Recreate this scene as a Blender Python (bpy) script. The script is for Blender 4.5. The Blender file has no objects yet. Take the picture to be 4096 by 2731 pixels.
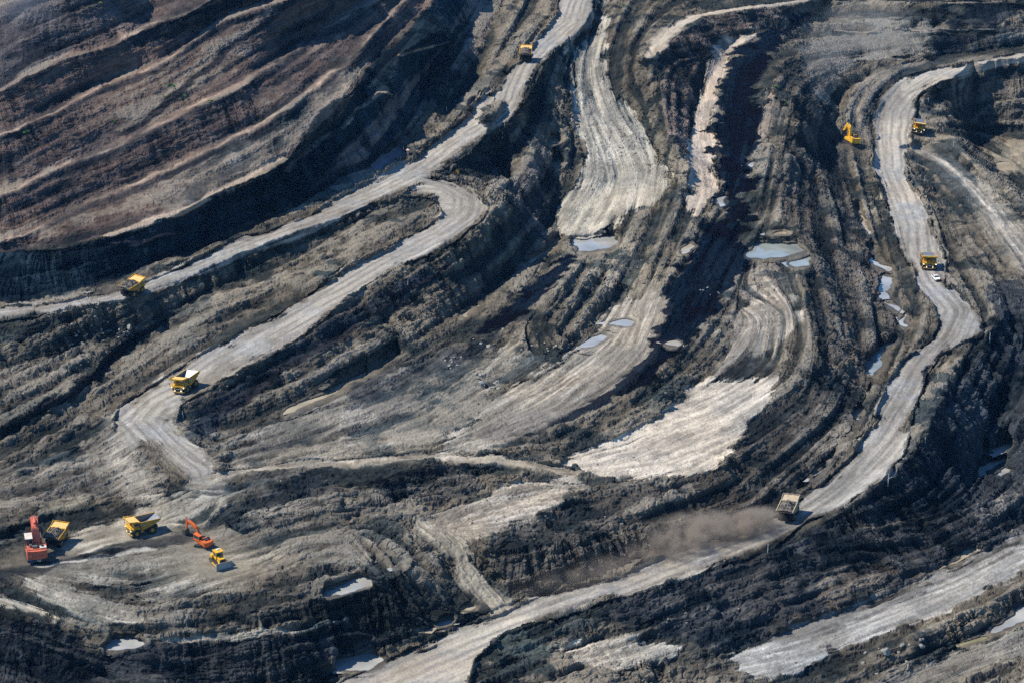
import bpy, bmesh, math, random
import numpy as np
from mathutils import Vector, Matrix

random.seed(7)
rng = np.random.default_rng(11)
sc = bpy.context.scene
COL = sc.collection
R = math.radians

# ---------------------------------------------------------------- camera model
# 4096 x 2731 survey frame: telephoto look down into the pit from the high rim
FPX, UC, VC, PITCH, HCAM = 9300.0, 2048.0, 1365.5, R(17.0), 232.0
CP, SP = math.cos(PITCH), math.sin(PITCH)

def ray(u, v):
    x = (np.asarray(u, float) - UC) / FPX
    y = (np.asarray(v, float) - VC) / FPX
    return x, CP - y * SP, -SP - y * CP

def world(u, v, z):
    dx, dy, dz = ray(u, v)
    t = (np.asarray(z, float) - HCAM) / dz
    return dx * t, dy * t, np.asarray(z, float) + 0 * t

def project(X, Y, Z):
    h = Z - HCAM
    d = Y * CP - h * SP
    up = Y * SP + h * CP
    return UC + FPX * X / d, VC - FPX * up / d

# ---------------------------------------------------------------- survey lines (u, v, elevation)
def L(s):
    return np.array([[float(q) for q in p.split(',')] for p in s.split()])

C5 = L("-700,1290,-2 0,1005,20 250,985,22 420,950,24 685,866,28 784,831,30 930,744,33 1060,690,35.5 1140,640,38 1191,622,40 1279,530,46 1366,447,52 1440,320,56 1511,203,60 1616,128,64 1715,23,69 1790,-80,73 1900,-250,80")
T5 = L("-700,1370,-5 0,1212,7 250,1185,8.5 450,1130,10 600,1065,11.5 720,1010,13.5 900,925,16 1050,872,18 1200,815,21 1366,700,25.5 1500,655,28 1610,540,33.5 1715,350,42 1831,168,51 1912,12,58.5 1990,-150,66")
B5 = L("1165,690,33 1191,652,35.5 1279,565,39 1366,517,42 1440,440,46 1511,382,49.5 1560,382,50")
B5b = L("1600,225,62 1680,200,63 1785,170,64")
T5b = L("2060,-150,66 2000,0,58 1960,100,53 1900,200,48 1788,350,41 1720,452,37 1652,512,33 1612,560,30.5 1534,640,27.5 1400,722,24.5")
BERM4 = L("-700,1230,2 0,975,22.5 145,925,25 325,831,29 552,738,34 697,668,37.5 895,575,43 1017,517,46.5 1162,436,53 1250,360,55 1366,273,60 1480,150,66 1600,20,72 1750,-150,80")
BERM3 = L("-700,1080,10 0,796,34 203,697,38.5 401,610,43 523,563,46 755,447,53 860,401,56 988,335,60 1133,225,63 1366,87,70 1560,-30,77 1800,-200,86")
BERM2 = L("-700,850,25 0,546,51 203,459,55 407,349,60 552,305,63 604,279,65 715,215,69 860,105,76 959,64,79 1165,-5,84 1400,-120,92")
BERM1 = L("-700,650,38 0,362,64 255,240,70 418,197,73 540,134,77 640,87,80 760,50,83 900,0,87 1100,-90,94")
TOPL = L("-700,330,60 0,60,84 250,0,90 500,-100,98")

ROADA = L("2345,-150,64 2320,0,56 2290,90,52 2190,175,48 2120,250,46 2085,330,42 2060,400,38 1990,480,35 1850,570,30 1700,680,25 1500,775,22.5 1300,850,20.5 1000,950,17.5 800,1030,14.5 600,1110,11.5 400,1180,9 200,1225,7.3 0,1248,6 -500,1320,1")
ROADB = L("1690,700,24.5 1820,745,23.5 1900,800,21 1890,865,18 1790,940,15.5 1600,1035,12 1400,1150,8.5 1200,1260,5 1000,1370,1.5 850,1460,-1.5 750,1535,-3.5 620,1600,-5.5 550,1680,-8 640,1780,-11 760,1880,-13.5 820,1980,-15 700,2040,-16.5 560,2125,-18 300,2200,-19 100,2230,-19.5 -300,2290,-20.5")
ROADR = L("4400,140,32 4096,215,28 3900,262,24.5 3750,312,20.5 3640,380,14 3590,450,8.5 3580,560,3 3590,680,-1 3650,800,-2 3690,900,-2.5 3690,1010,-3 3740,1120,-4 3850,1240,-6 3800,1350,-7 3700,1440,-8.5 3600,1580,-11 3520,1720,-14.5 3400,1850,-18 3250,1985,-21.5 3100,2090,-24 2800,2210,-27 2500,2330,-30.5 2250,2410,-32.5 2000,2500,-35 1800,2580,-37 1620,2660,-38.7 1450,2735,-40 1200,2860,-43")
ROADD = L("3640,590,-.6 3780,650,-1 3880,740,-1.5 3980,850,-2.2 4070,980,-3.2 4300,1250,-7")
ROADN = L("1700,2100,-20 1770,2150,-21 1830,2220,-24 1900,2310,-28.5 1970,2400,-32.5 1990,2450,-34")
ROADT = L("760,1940,-14.8 950,1890,-14.2 1300,1852,-13.3 1700,1828,-12.2 2000,1835,-12.3 2180,1880,-13.7 2290,1905,-14.4")
ROADC = L("2600,230,45 2640,172,47.5 2700,112,49.5 2800,62,51 3000,28,52 3180,8,50 3400,-30,50")
BENCHE = L("4400,2060,-36 4096,2190,-37 3800,2340,-37.5 3500,2460,-38 3200,2570,-38.4 3000,2620,-38.4")
BENCHF = L("4400,2420,-39.5 4096,2590,-40.5 3800,2720,-41.3 3500,2860,-42")

ZL = [C5, T5, B5, B5b, T5b, BERM4, BERM3, BERM2, BERM1, TOPL,
      C5 + [0, -16, .4], BERM4 + [0, -22, .6], BERM3 + [0, -22, .6], BERM2 + [0, -20, .6], BERM1 + [0, -16, .5], B5 + [0, -10, .2]]
for s in """0,1480,-4 200,1430,-3 400,1360,-2 600,1275,1.6 800,1185,6 1000,1070,11 1200,980,14 1400,900,17.3 1600,805,20.5
-500,1900,-13 0,1712,-7.5 279,1568,-5 378,1480,-4 442,1392,-3 581,1306,-1 651,1272,0
-500,1940,-16 0,1748,-10.8 279,1608,-8.2 378,1528,-7.2 442,1443,-6.2 581,1348,-4 665,1303,-2
0,1840,-13 150,1768,-11.8 300,1695,-10.3 450,1605,-8.2 600,1500,-6 700,1442,-4.6 800,1385,-2.6 900,1320,-.6 1000,1250,2.4 1100,1190,5.4 1250,1100,9.4 1450,1000,13.4
2010,830,19 1930,940,14.6 1760,1035,11.5 1560,1150,8 1360,1270,4.5 1160,1390,1 960,1500,-2 840,1590,-4.5 770,1650,-6.5 780,1720,-8.5
900,1665,-8.5 1000,1585,-6.2 1120,1505,-4.2 1250,1425,-1.6 1366,1352,.6 1600,1200,4 1726,1126,6 1850,1040,9 1960,960,11.5 2040,880,14
830,1750,-10.5 1000,1700,-9.8 1130,1650,-9 1250,1590,-8.3 1366,1530,-7.5 1500,1460,-6.8 1640,1390,-5.8 1800,1290,-4.4 1900,1210,-3.4 2000,1130,-2.4 2100,1060,-2.5 2180,1000,-1.5 2230,950,-.4
2145,604,22 2110,680,19 2085,760,16.5 2075,820,15
2235,640,14.5 2243,700,11.5 2235,780,7 2218,850,3 2232,930,0
2000,560,30 2090,470,31 2150,400,34 2200,300,40 2215,240,43
1960,620,20 2030,690,12.5 1990,720,14
1760,700,23.8 1900,712,22 2040,730,20
2420,-100,62 2400,60,50 2350,200,42.5 2350,300,36 2380,400,28 2430,500,22 2450,600,16 2480,700,10.5 2400,800,6 2350,900,2.3 2370,990,-1
2275,200,43 2272,260,40 2272,407,30 2310,494,22.5 2348,640,14.5
2430,302,35 2480,395,27.6 2565,482,21.7 2610,590,15.4 2690,715,9.5
2500,60,52 2560,150,47 2640,250,41.5 2640,330,37 2660,450,30 2690,560,24.5 2722,650,18.5 2705,760,13.5 2600,850,8.5 2500,905,6 2470,952,5.5
2950,150,40.5 2880,250,34.5 2830,350,28.5 2810,450,23.5 2800,550,19.5 2830,650,15.5 2900,700,13 2920,800,9.5 2850,900,7 2800,1000,5 2760,1100,3 2700,1200,.5 2640,1330,-1.2
3010,170,40 2960,260,34.5 2950,350,29 2980,450,24.5 2990,550,20
2790,380,27.5 2770,480,23 2760,580,18.8
3300,20,41 3220,110,39 3140,220,36.5 3090,290,34.5 3120,370,30.5 3170,410,28.5 3205,520,23 3115,565,22 3150,650,18.5 3100,740,15 3080,810,12.5 3180,900,10 3214,946,9 3255,1004,7.5 3220,1074,6.5 3200,1143,5 3226,1242,3.5 3255,1318,1.5 3272,1376,0 3284,1463,-3 3150,1521,-7 3110,1579,-9 3057,1637,-10.5 2993,1724,-12 2900,1850,-13.5 2760,1905,-14 2440,1905,-14.6
3319,563,7 3371,685,3 3424,813,-1 3487,946,-5 3493,1045,-6 3568,1085,-6.5 3545,1202,-8 3621,1306,-9.2 3505,1434,-12 3481,1579,-15 3423,1701,-18 3301,1855,-22.5 3200,1945,-25
2960,1000,5.2 3100,1000,5 3220,1000,5.2
3190,1046,5 3100,1150,3.4 3050,1250,1 3000,1400,-5 2950,1500,-8 2850,1600,-10 2600,1800,-13 2400,1885,-14.4
2732,1405,-3.5 2644,1469,-4.8 2598,1550,-6 2441,1626,-7.6 2238,1695,-9.3 2092,1765,-10.6 1976,1806,-11.6
2890,1213,.8 2877,1236,.2 2800,1341,-2.2 2732,1405,-3.5
2953,1275,-1 2935,1353,-4 2842,1475,-8 2732,1608,-10.3 2644,1666,-11 2500,1748,-11.9 2354,1817,-12.9 2240,1850,-13.5
2290,1085,3 2238,1155,4 2180,1236,1 2209,1364,-3
2440,1040,4 2340,1040,3 2290,1085,3
2516,1167,-3 2383,1260,-4.6 2377,1330,-5 2272,1376,-5.6
2200,1110,-1 2060,1210,-3 1950,1300,-4.6
2600,1200,-2.2 2480,1320,-4.4 2330,1410,-5.6 2150,1560,-7 1950,1660,-8.8 1750,1780,-10.8
1920,1390,-5.6 1700,1500,-7.4 1500,1600,-9 1300,1700,-10.6 1050,1780,-12
1850,1560,-9 1650,1680,-11 1400,1790,-12.8
1500,1925,-14 1656,1872,-13.1 1889,1840,-12.6
1441,2064,-19.5 1598,2023,-19 1773,1994,-18 1860,1983,-17 1990,1945,-15.4
1000,1980,-15.6 1250,1960,-15 1400,1950,-14.6
2230,1955,-15.4 2050,1990,-16.8 1900,2060,-18.6 1790,2110,-20
2354,1954,-15 2238,2012,-16 2121,2070,-17.5 2017,2105,-18.5 1947,2157,-19.5 1953,2192,-20.5
1950,2200,-21 2240,2160,-20.5 2530,2105,-20.6 2732,2100,-22
2080,2330,-28.5 2250,2280,-27.5 2500,2220,-26.6 2800,2160,-25.5 3000,2070,-24.4
1482,2318,-21.6 1598,2285,-22.2 1700,2300,-25
1640,2460,-31 1750,2440,-32 1850,2480,-34
697,2570,-28 872,2552,-27.5 1017,2540,-27.5 1220,2517,-28 1366,2488,-29.3 1500,2480,-31
720,2610,-29.5 900,2632,-31.8 1050,2636,-32.6 1200,2636,-33.2 1366,2632,-37 1500,2610,-37.5
700,2731,-35 1000,2731,-36.6 1250,2720,-38.5
418,2580,-27 490,2575,-27 581,2575,-27
0,2390,-20.3 232,2490,-22.4
0,2455,-21.4 180,2490,-22.8 300,2525,-24.5 370,2600,-28 450,2640,-30.5
150,2560,-27 250,2680,-33 330,2715,-35 430,2690,-34
0,2600,-28 150,2640,-31
-300,2731,-33 0,2735,-34 300,2790,-37
880,2260,-20.3 700,2330,-21 400,2390,-21.3 200,2350,-20.5
950,2120,-18.6 1200,2130,-19 1400,2200,-20
600,2480,-23.6 900,2450,-24 1150,2410,-23.4 1350,2370,-21.8
1050,2260,-20 1200,2330,-21.2 1310,2360,-21.6
300,1850,-14 600,1850,-12.6
0,1960,-15.6 250,2010,-16.6 430,1990,-15.6
0,2125,-17 174,2050,-16.4 407,2005,-15.7
0,2150,-18.6 174,2075,-18 407,2030,-16.8
3740,380,13 3745,420,9 3795,500,4 3830,580,2.4 3880,640,1.4 3960,700,.4 4050,780,-.8 4150,870,-1.5
3890,360,10 3875,450,0 3890,530,-8.5 3920,600,-11 3990,660,-12.3 4070,720,-13 4200,800,-14
4200,250,24 3960,290,20 3900,300,20
4200,380,10 4050,400,8 3960,420,5
4200,500,-3 4050,520,-5 3940,540,-8
4020,650,-12.5 4200,640,-12
3640,552,2.6 3725,548,2.4
3650,500,5 3725,498,4.6
3690,650,-1.5 3740,760,-3.6 3800,880,-5 3850,980,-6.2
3670,690,.8 3700,800,0 3750,900,-1
3790,1040,-3.4 3900,1150,-5 3990,1250,-5
4010,1270,-4.6 3920,1370,-7 3790,1480,-8.5 3760,1600,-10.4 3700,1740,-13 3600,1870,-15.6 3450,1990,-18.8 3310,2075,-21.6
4300,1100,-8 4050,1130,-8.6 3980,1100,-7
4300,1450,-16 4096,1400,-15 4000,1350,-10
4300,1700,-22 4096,1650,-21 4020,1560,-20 3990,1650,-24
3940,1780,-31 3960,1860,-34 3900,1900,-34 4020,1850,-34
4300,1900,-30 4096,1980,-32 3900,2020,-30 3700,2080,-28 3560,2110,-27
3226,2105,-23.4 3400,2110,-24.5 3560,2100,-26
3226,2105,-23.4 3104,2192,-25 2906,2244,-27.6 2732,2302,-29.3 2450,2380,-31.6 2250,2440,-33.4 2080,2510,-35.4
4250,2050,-36 4096,2105,-36.2 3894,2195,-36.6 3778,2275,-37 3487,2398,-37.3 3313,2450,-37.2 3180,2496,-37.4 2993,2585,-37.8 2800,2600,-37.6
3250,2340,-33 3050,2420,-34 2850,2440,-34 2650,2470,-34.6
4300,2165,-37.3 4096,2275,-37.6 3865,2397,-37.9 3662,2500,-38.3 3429,2577,-38.7 3255,2652,-39 3139,2703,-39.3
4300,2260,-35.8 4096,2340,-36.2 3865,2450,-36.6 3662,2545,-37 3500,2610,-37.6
4300,2360,-40.6 4096,2455,-40.9 3960,2532,-41 3800,2600,-41.2
2700,2540,-37 2500,2600,-37.6 2300,2620,-38
2000,2620,-37.8 2100,2690,-39 2400,2640,-38.2 2620,2640,-38
2250,2731,-40.5 2600,2731,-42 3000,2760,-43
3348,128,36.4 3546,131,36.4 3778,125,36.4 3970,119,36.4 4300,100,37
3348,118,36.8 3546,121,36.8 3778,115,36.8 3970,109,36.8 4300,88,37
3420,235,27 3700,225,26.6 3900,205,27.4 4200,160,30
3200,0,44 3600,15,46 4000,8,47 4300,0,47.5
3400,300,22 3360,400,16 3335,500,10.5
3480,300,21 3450,420,13.5 3440,540,6
2900,-60,56 2600,-60,59 3400,-100,53 4300,-140,57""".split('\n'):
    ZL.append(L(s))
BANDS = [(ROADA, 9), (ROADB, 8), (ROADR, 8), (ROADD, 5), (ROADN, 4.5), (ROADT, 3.5), (ROADC, 5), (BENCHE, 7), (BENCHF, 6)]

# ---------------------------------------------------------------- base relief (membrane through the survey lines)
U0, U1, V0, V1 = -700.0, 4800.0, -1000.0, 3160.0
def scale_at(v):                      # px per metre across, and foreshortening
    dep = PITCH + np.arctan((np.asarray(v, float) - VC) / FPX)
    return FPX * np.sin(dep) / HCAM, np.sin(dep)

def solve(step_list):
    zc = None
    for st, it in step_list:
        nu, nv = int((U1 - U0) / st) + 1, int((V1 - V0) / st) + 1
        S = np.zeros((nv, nu)); W = np.zeros((nv, nu))
        def put(p):
            j = np.clip(np.rint((p[:, 0] - U0) / st).astype(int), 0, nu - 1)
            i = np.clip(np.rint((p[:, 1] - V0) / st).astype(int), 0, nv - 1)
            np.add.at(S, (i, j), p[:, 2]); np.add.at(W, (i, j), 1)
        def dense(l):
            out = []
            for a, b in zip(l[:-1], l[1:]):
                n = max(2, int(np.hypot(*(b - a)[:2]) / (st * .5)))
                out.append(a + (b - a) * np.linspace(0, 1, n)[:, None])
            return np.concatenate(out)
        for l in ZL: put(dense(l))
        for l, hw in BANDS:
            d = dense(l)
            s, f = scale_at(d[:, 1])
            tu = np.gradient(d[:, 0]) / s; tv = np.gradient(d[:, 1]) / (s * f)
            n = np.hypot(tu, tv) + 1e-9
            for k in np.linspace(-1, 1, max(3, int(2 * hw * 11 / st * 1.3))):
                q = d.copy(); q[:, 0] += -tv / n * hw * k * s; q[:, 1] += tu / n * hw * k * s * f
                put(q)
        K = W > 0; T = np.where(K, S / np.maximum(W, 1), 0)
        if zc is None:
            z = np.full((nv, nu), S.sum() / W.sum())
        else:
            z = sample(zc, *np.meshgrid(U0 + st * np.arange(nu), V0 + st * np.arange(nv)), pst)
        for k in range(it):
            z = np.where(K, T, z)
            p = np.pad(z, 1, mode='edge')
            z = .25 * (p[:-2, 1:-1] + p[2:, 1:-1] + p[1:-1, :-2] + p[1:-1, 2:])
        z = np.where(K, T, z)
        zc, pst = z, st
    return zc, pst

def sample(a, u, v, st):
    x = np.clip((u - U0) / st, 0, a.shape[1] - 1.001); y = np.clip((v - V0) / st, 0, a.shape[0] - 1.001)
    j = x.astype(int); i = y.astype(int); fx = x - j; fy = y - i
    return (a[i, j] * (1 - fx) + a[i, j + 1] * fx) * (1 - fy) + (a[i + 1, j] * (1 - fx) + a[i + 1, j + 1] * fx) * fy

ZB, ZST = solve([(64, 600), (32, 300), (16, 160), (8, 120)])
p = np.pad(ZB, 1, mode='edge')
ZB = .5 * ZB + .125 * (p[:-2, 1:-1] + p[2:, 1:-1] + p[1:-1, :-2] + p[1:-1, 2:])

# ---------------------------------------------------------------- fine survey grid
def axis(lo, hi, st, far0, far1):
    core = np.arange(lo, hi + st, st)
    a = []; x = lo; d = st
    while x > far0: d *= 1.22; x -= d; a.append(max(x, far0))
    b = []; x = core[-1]; d = st
    while x < far1: d *= 1.22; x += d; b.append(min(x, far1))
    return np.array(a[::-1] + list(core) + b)
STEP = 2.45
ua = axis(-90, 4186, STEP, U0, U1); va = axis(-60, 2800, STEP, V0 + 60, V1)
GU, GV = np.meshgrid(ua, va)
NR, NC = GU.shape

from concurrent.futures import ThreadPoolExecutor
POOL = ThreadPoolExecutor(4)
TAB = (rng.random(65536, dtype=np.float32) * 2 - 1)
def par(fn, arrs):
    """run fn on four row bands at once"""
    n = arrs[0].shape[0]
    if arrs[0].ndim < 2 or n < 64: return fn(*arrs)
    cut = [slice(n * k // 8, n * (k + 1) // 8) for k in range(8)]
    return np.concatenate(list(POOL.map(lambda c: fn(*[q[c] for q in arrs]), cut)))
def noise1(X, Y, Z, seed):
    gx = np.floor(X); gy = np.floor(Y); gz = np.floor(Z)
    fx = (X - gx).astype(np.float32); fy = (Y - gy).astype(np.float32); fz = (Z - gz).astype(np.float32)
    fx = fx * fx * (3 - 2 * fx); fy = fy * fy * (3 - 2 * fy); fz = fz * fz * (3 - 2 * fz)
    a = gx.astype(np.int32) * np.int32(7919) + np.int32(seed * 131); b = gy.astype(np.int32) * np.int32(15731); c = gz.astype(np.int32) * np.int32(24593)
    ax = (a, a + np.int32(7919)); by = (b, b + np.int32(15731)); cz = (c, c + np.int32(24593))
    def h(p, q, r):
        n = p ^ (q << 3) ^ (r << 5)
        n = n * np.int32(668265263); n = n ^ (n >> 15)
        return TAB[n & 0xffff]
    def row(q, r):
        a0 = h(ax[0], q, r); return a0 + (h(ax[1], q, r) - a0) * fx
    def lay_(r):
        a0 = row(by[0], r); return a0 + (row(by[1], r) - a0) * fy
    a0 = lay_(cz[0]); return a0 + (lay_(cz[1]) - a0) * fz
def noise(X, Y, Z, seed):
    with np.errstate(over='ignore'):
        return par(lambda x, y, z: noise1(x, y, z, seed), (X, Y, Z))

def fbm(X, Y, Z, wl, octs, seed, gain=.5, billow=False):
    out = np.zeros(np.shape(X), np.float32); amp = 1.; tot = 0
    c, s = math.cos(.6), math.sin(.6)
    for k in range(octs):
        X, Y = c * X - s * Y + 17.3, s * X + c * Y - 9.1
        n = noise(X / wl, Y / wl, Z / wl + 3.7 * k, seed + k)
        out += amp * (1 - 2 * np.abs(n) if billow else n); tot += amp
        amp *= gain; wl *= .5
    return out / tot

def lin(a, st=8.):                       # resample an 8 px canvas on the grid
    return sample(a, GU, GV, st)

# canvas in metres: how far is every 8 px cell from a line, and is it inside a polygon
CU, CV = np.meshgrid(U0 + 4 * np.arange(int((U1 - U0) / 4) + 1), V0 + 4 * np.arange(int((V1 - V0) / 4) + 1))
CS, CF = scale_at(CV)

def stroke_dist(l, reach=40.):
    D = np.full(CU.shape, 1e3); T = np.zeros(CU.shape)
    n = len(l) - 1
    for k in range(n):
        a, b = l[k], l[k + 1]
        vm = .5 * (a[1] + b[1]); s, f = scale_at(vm)
        j0 = max(0, int((min(a[0], b[0]) - reach * s - U0) / 4)); j1 = int((max(a[0], b[0]) + reach * s - U0) / 4) + 1
        i0 = max(0, int((min(a[1], b[1]) - reach * s * f - V0) / 4)); i1 = int((max(a[1], b[1]) + reach * s * f - V0) / 4) + 1
        if j1 <= j0 or i1 <= i0: continue
        su = (CU[i0:i1, j0:j1] - a[0]) / s; sv = (CV[i0:i1, j0:j1] - a[1]) / (s * f)
        bu = (b[0] - a[0]) / s; bv = (b[1] - a[1]) / (s * f)
        t = np.clip((su * bu + sv * bv) / (bu * bu + bv * bv + 1e-9), 0, 1)
        d = np.hypot(su - t * bu, sv - t * bv)
        sub = D[i0:i1, j0:j1]; m = d < sub
        sub[m] = d[m]; T[i0:i1, j0:j1][m] = ((k + t) / n)[m]
    return D, T

def blur(a, n=1):
    for _ in range(n):
        p = np.pad(a, 1, mode='edge')
        a = .25 * a + .125 * (p[:-2, 1:-1] + p[2:, 1:-1] + p[1:-1, :-2] + p[1:-1, 2:]) + .0625 * (p[:-2, :-2] + p[2:, 2:] + p[:-2, 2:] + p[2:, :-2])
    return a

def poly(s, feather=3):
    pts = s if isinstance(s, np.ndarray) else np.array([[float(q) for q in p.split(',')] for p in s.split()])
    m = np.zeros(CU.shape, bool)
    j0 = max(0, int((pts[:, 0].min() - U0) / 4) - 1); j1 = int((pts[:, 0].max() - U0) / 4) + 2
    i0 = max(0, int((pts[:, 1].min() - V0) / 4) - 1); i1 = int((pts[:, 1].max() - V0) / 4) + 2
    x, y = CU[i0:i1, j0:j1], CV[i0:i1, j0:j1]; w = np.zeros(x.shape, bool)
    for a, b in zip(pts, np.roll(pts, -1, 0)):
        c = (a[1] > y) != (b[1] > y)
        xx = a[0] + (y - a[1]) / (b[1] - a[1] + 1e-12) * (b[0] - a[0])
        w ^= c & (x < xx)
    m[i0:i1, j0:j1] = w
    out = m.astype(np.float32)
    pad = 3 * feather + 4
    a0, a1, b0, b1 = max(0, i0 - pad), i1 + pad, max(0, j0 - pad), j1 + pad
    out[a0:a1, b0:b1] = blur(out[a0:a1, b0:b1], feather * 2)
    return out

def sm(x, a, b):
    t = np.clip((x - a) / (b - a), 0, 1); return t * t * (3 - 2 * t)

def up4(a, U=None, V=None):
    U = GU if U is None else U; V = GV if V is None else V
    a = a.astype(np.float32)
    return par(lambda u, v: sample(a, u, v, 4.).astype(np.float32), (U, V))
# ---------------------------------------------------------------- where things lie on the survey
P = {}
P['A'] = "2243,-60 2238,58 2197,110 2139,180 2120,240 2040,279 2028,325 2005,360 1924,401 1872,453 1819,523 1738,587 1645,645 1569,674 1529,715 1442,750 1366,790 1200,890 1075,925 960,950 870,1000 726,1080 581,1137 500,1165 232,1219 0,1233 -300,1275 -300,1310 0,1265 174,1242 320,1225 494,1196 610,1172 668,1149 814,1091 988,1027 1075,998 1278,923 1366,860 1511,796 1610,761 1691,721 1738,686 1842,616 1924,552 2023,488 2081,424 2110,372 2116,325 2133,279 2156,250 2220,192 2319,145 2366,99 2377,58 2377,-60"
P['B'] = "1600,790 1700,705 1819,726 1889,750 1935,802 1947,843 1924,872 1871,911 1808,957 1691,1021 1598,1056 1482,1126 1366,1200 1278,1283 1104,1405 988,1469 872,1527 831,1556 755,1585 703,1626 691,1684 726,1748 779,1777 830,1850 860,1930 780,1930 690,1850 640,1760 560,1760 540,1800 470,1754 459,1684 482,1643 523,1597 628,1538 668,1515 755,1451 895,1376 988,1318 1120,1250 1250,1170 1366,1095 1558,986 1680,930 1773,872 1773,837 1738,796 1680,770"
P['R'] = "4300,170 4096,209 3894,256 3720,285 3604,314 3546,354 3511,395 3493,465 3505,552 3499,610 3493,668 3516,715 3546,802 3569,872 3586,911 3604,987 3633,1033 3668,1080 3673,1143 3720,1190 3755,1242 3761,1306 3732,1358 3662,1405 3604,1469 3563,1521 3534,1608 3505,1684 3441,1782 3418,1822 3313,1913 3232,1983 3150,2050 2950,2130 2732,2200 2470,2314 2296,2343 2063,2430 2005,2465 1831,2511 1691,2575 1540,2645 1366,2731 1250,2860 1860,2860 1860,2731 1889,2633 1947,2587 1994,2540 2063,2511 2180,2465 2354,2401 2528,2366 2732,2302 3057,2192 3139,2134 3226,2070 3342,2035 3429,1971 3517,1919 3604,1820 3627,1736 3650,1666 3662,1579 3691,1509 3743,1422 3824,1376 3923,1329 3929,1289 3882,1236 3836,1172 3760,1143 3778,1103 3772,1039 3743,981 3714,911 3708,860 3685,802 3627,738 3621,686 3604,633 3638,569 3638,494 3656,453 3647,407 3673,372 3778,320 3894,285 4096,244 4300,205"
P['E'] = "4300,2050 4096,2157 3894,2215 3807,2285 3720,2343 3604,2378 3429,2436 3313,2459 3185,2494 3092,2552 3005,2575 2988,2604 2871,2628 3046,2703 3150,2686 3255,2645 3313,2604 3429,2570 3662,2494 3859,2407 3894,2378 4096,2279 4300,2170"
P['F'] = "4300,2400 4096,2517 3807,2622 3545,2731 3400,2800 3650,2800 3778,2731 4096,2628 4300,2540"
WHITE = "2226,1862 2340,1800 2500,1750 2640,1680 2740,1590 2830,1500 2960,1505 3120,1525 3090,1590 3050,1640 2990,1720 2880,1840 2760,1900 2640,1905 2440,1905 2330,1880"
UPFLAT = "2930,1240 3040,1180 3180,1160 3200,1240 3180,1330 3100,1420 2940,1440 2860,1470 2900,1400 2950,1320"
STRIP = "2380,-30 2410,60 2360,150 2272,186 2266,244 2272,407 2307,494 2348,639 2354,668 2296,726 2232,813 2238,911 2290,960 2460,940 2480,870 2499,843 2644,813 2691,715 2621,628 2598,581 2557,482 2470,395 2423,302 2418,203 2430,100 2410,-30"
MUD1 = "2510,1190 2660,1180 2690,1220 2650,1330 2620,1420 2520,1560 2380,1640 2200,1700 2050,1770 1900,1810 1720,1815 1850,1720 1960,1630 2050,1540 2200,1470 2290,1390 2380,1330 2390,1270"
MUD2 = "900,1800 1200,1680 1400,1580 1560,1520 1750,1450 1950,1380 2150,1400 2200,1460 2020,1540 1950,1640 1700,1790 1400,1830 950,1880"
TRMUD = "2880,135 3030,130 2950,190 2920,240 2900,300 2850,350 2880,400 2840,450 2830,520 2860,570 2890,600 2830,640 2860,700 2880,760 2800,860 2740,840 2770,740 2750,640 2752,560 2785,480 2792,380 2830,250"
TRCOAL = "3030,130 3160,105 3190,50 3230,60 3150,140 3070,230 3030,300 3040,400 3080,440 3060,520 3030,580 3010,640 3000,760 2985,830 2960,900 2900,960 2830,1040 2800,1100 2740,1170 2690,1220 2650,1200 2730,1090 2760,1000 2800,930 2880,860 2890,760 2880,680 2850,600 2850,540 2870,470 2880,420 2890,330 2920,250 2960,190"
TRPALE = "3050,310 3100,400 3150,420 3120,500 3050,545 3070,450"
COAL2 = "2690,1240 2780,1200 2890,1200 2830,1290 2780,1350 2730,1400 2640,1460 2600,1535 2440,1612 2240,1682 2090,1755 1976,1800 2180,1690 2430,1570 2560,1450 2610,1330"
COAL5 = "1380,1560 1520,1490 1700,1440 1880,1360 1960,1320 2030,1310 1960,1400 1800,1470 1560,1560 1400,1620"
COAL3 = "2267,1030 2330,1030 2290,1085 2190,1180 2110,1250 2030,1310 1960,1320 1850,1365 1780,1420 1940,1290 2060,1200 2150,1120"
COAL4 = "2790,905 2930,900 2970,980 2985,1080 2930,1130 2900,1200 2830,1260 2690,1300 2640,1260 2660,1150 2740,1080 2760,1000"
COALB = "720,1640 830,1590 1000,1500 1150,1395 1366,1255 1560,1140 1700,1080 1726,1126 1600,1200 1366,1345 1250,1420 1120,1510 1000,1590 900,1680 830,1750 780,1720"
FACER = "2732,2310 3226,2105 3560,2110 3900,2030 4300,1960 4300,2050 3780,2270 3320,2440 3000,2560 2820,2590 2650,2540 2500,2480 2300,2460 2500,2380"
FARR = "3950,1150 4120,1120 4300,1200 4300,2000 3900,2040 3600,2095 3300,2105 3420,2010 3620,1860 3720,1720 3780,1560 3900,1400 3990,1280"
SLOPEW = "2440,1910 2640,1908 2760,1905 2900,1850 3000,1724 3110,1600 3300,1470 3480,1500 3470,1600 3400,1740 3290,1860 3200,1950 3000,2080 2500,2260 2080,2380 1950,2210 1990,2130 2120,2080 2350,1960"
RIDGER = "3140,220 3210,300 3320,560 3390,720 3430,830 3490,960 3540,1150 3610,1300 3500,1440 3290,1460 3272,1376 3255,1318 3226,1242 3200,1143 3220,1074 3255,1004 3214,946 3180,900 3080,810 3100,740 3150,650 3115,565 3205,520 3170,410 3120,370 3090,290"
PITL = "560,2590 697,2572 872,2555 1220,2520 1366,2492 1500,2485 1560,2560 1366,2625 1200,2700 1100,2800 -200,2800 -200,2480 0,2460 180,2495 300,2530 370,2605 450,2645"
FLOORP = "60,2330 150,2315 330,2350 450,2420 560,2490 580,2500 440,2500 250,2440 120,2380"
FLOORQ = "-100,2370 0,2385 100,2400 230,2490 180,2490 60,2440 0,2420 -100,2400"
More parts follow.
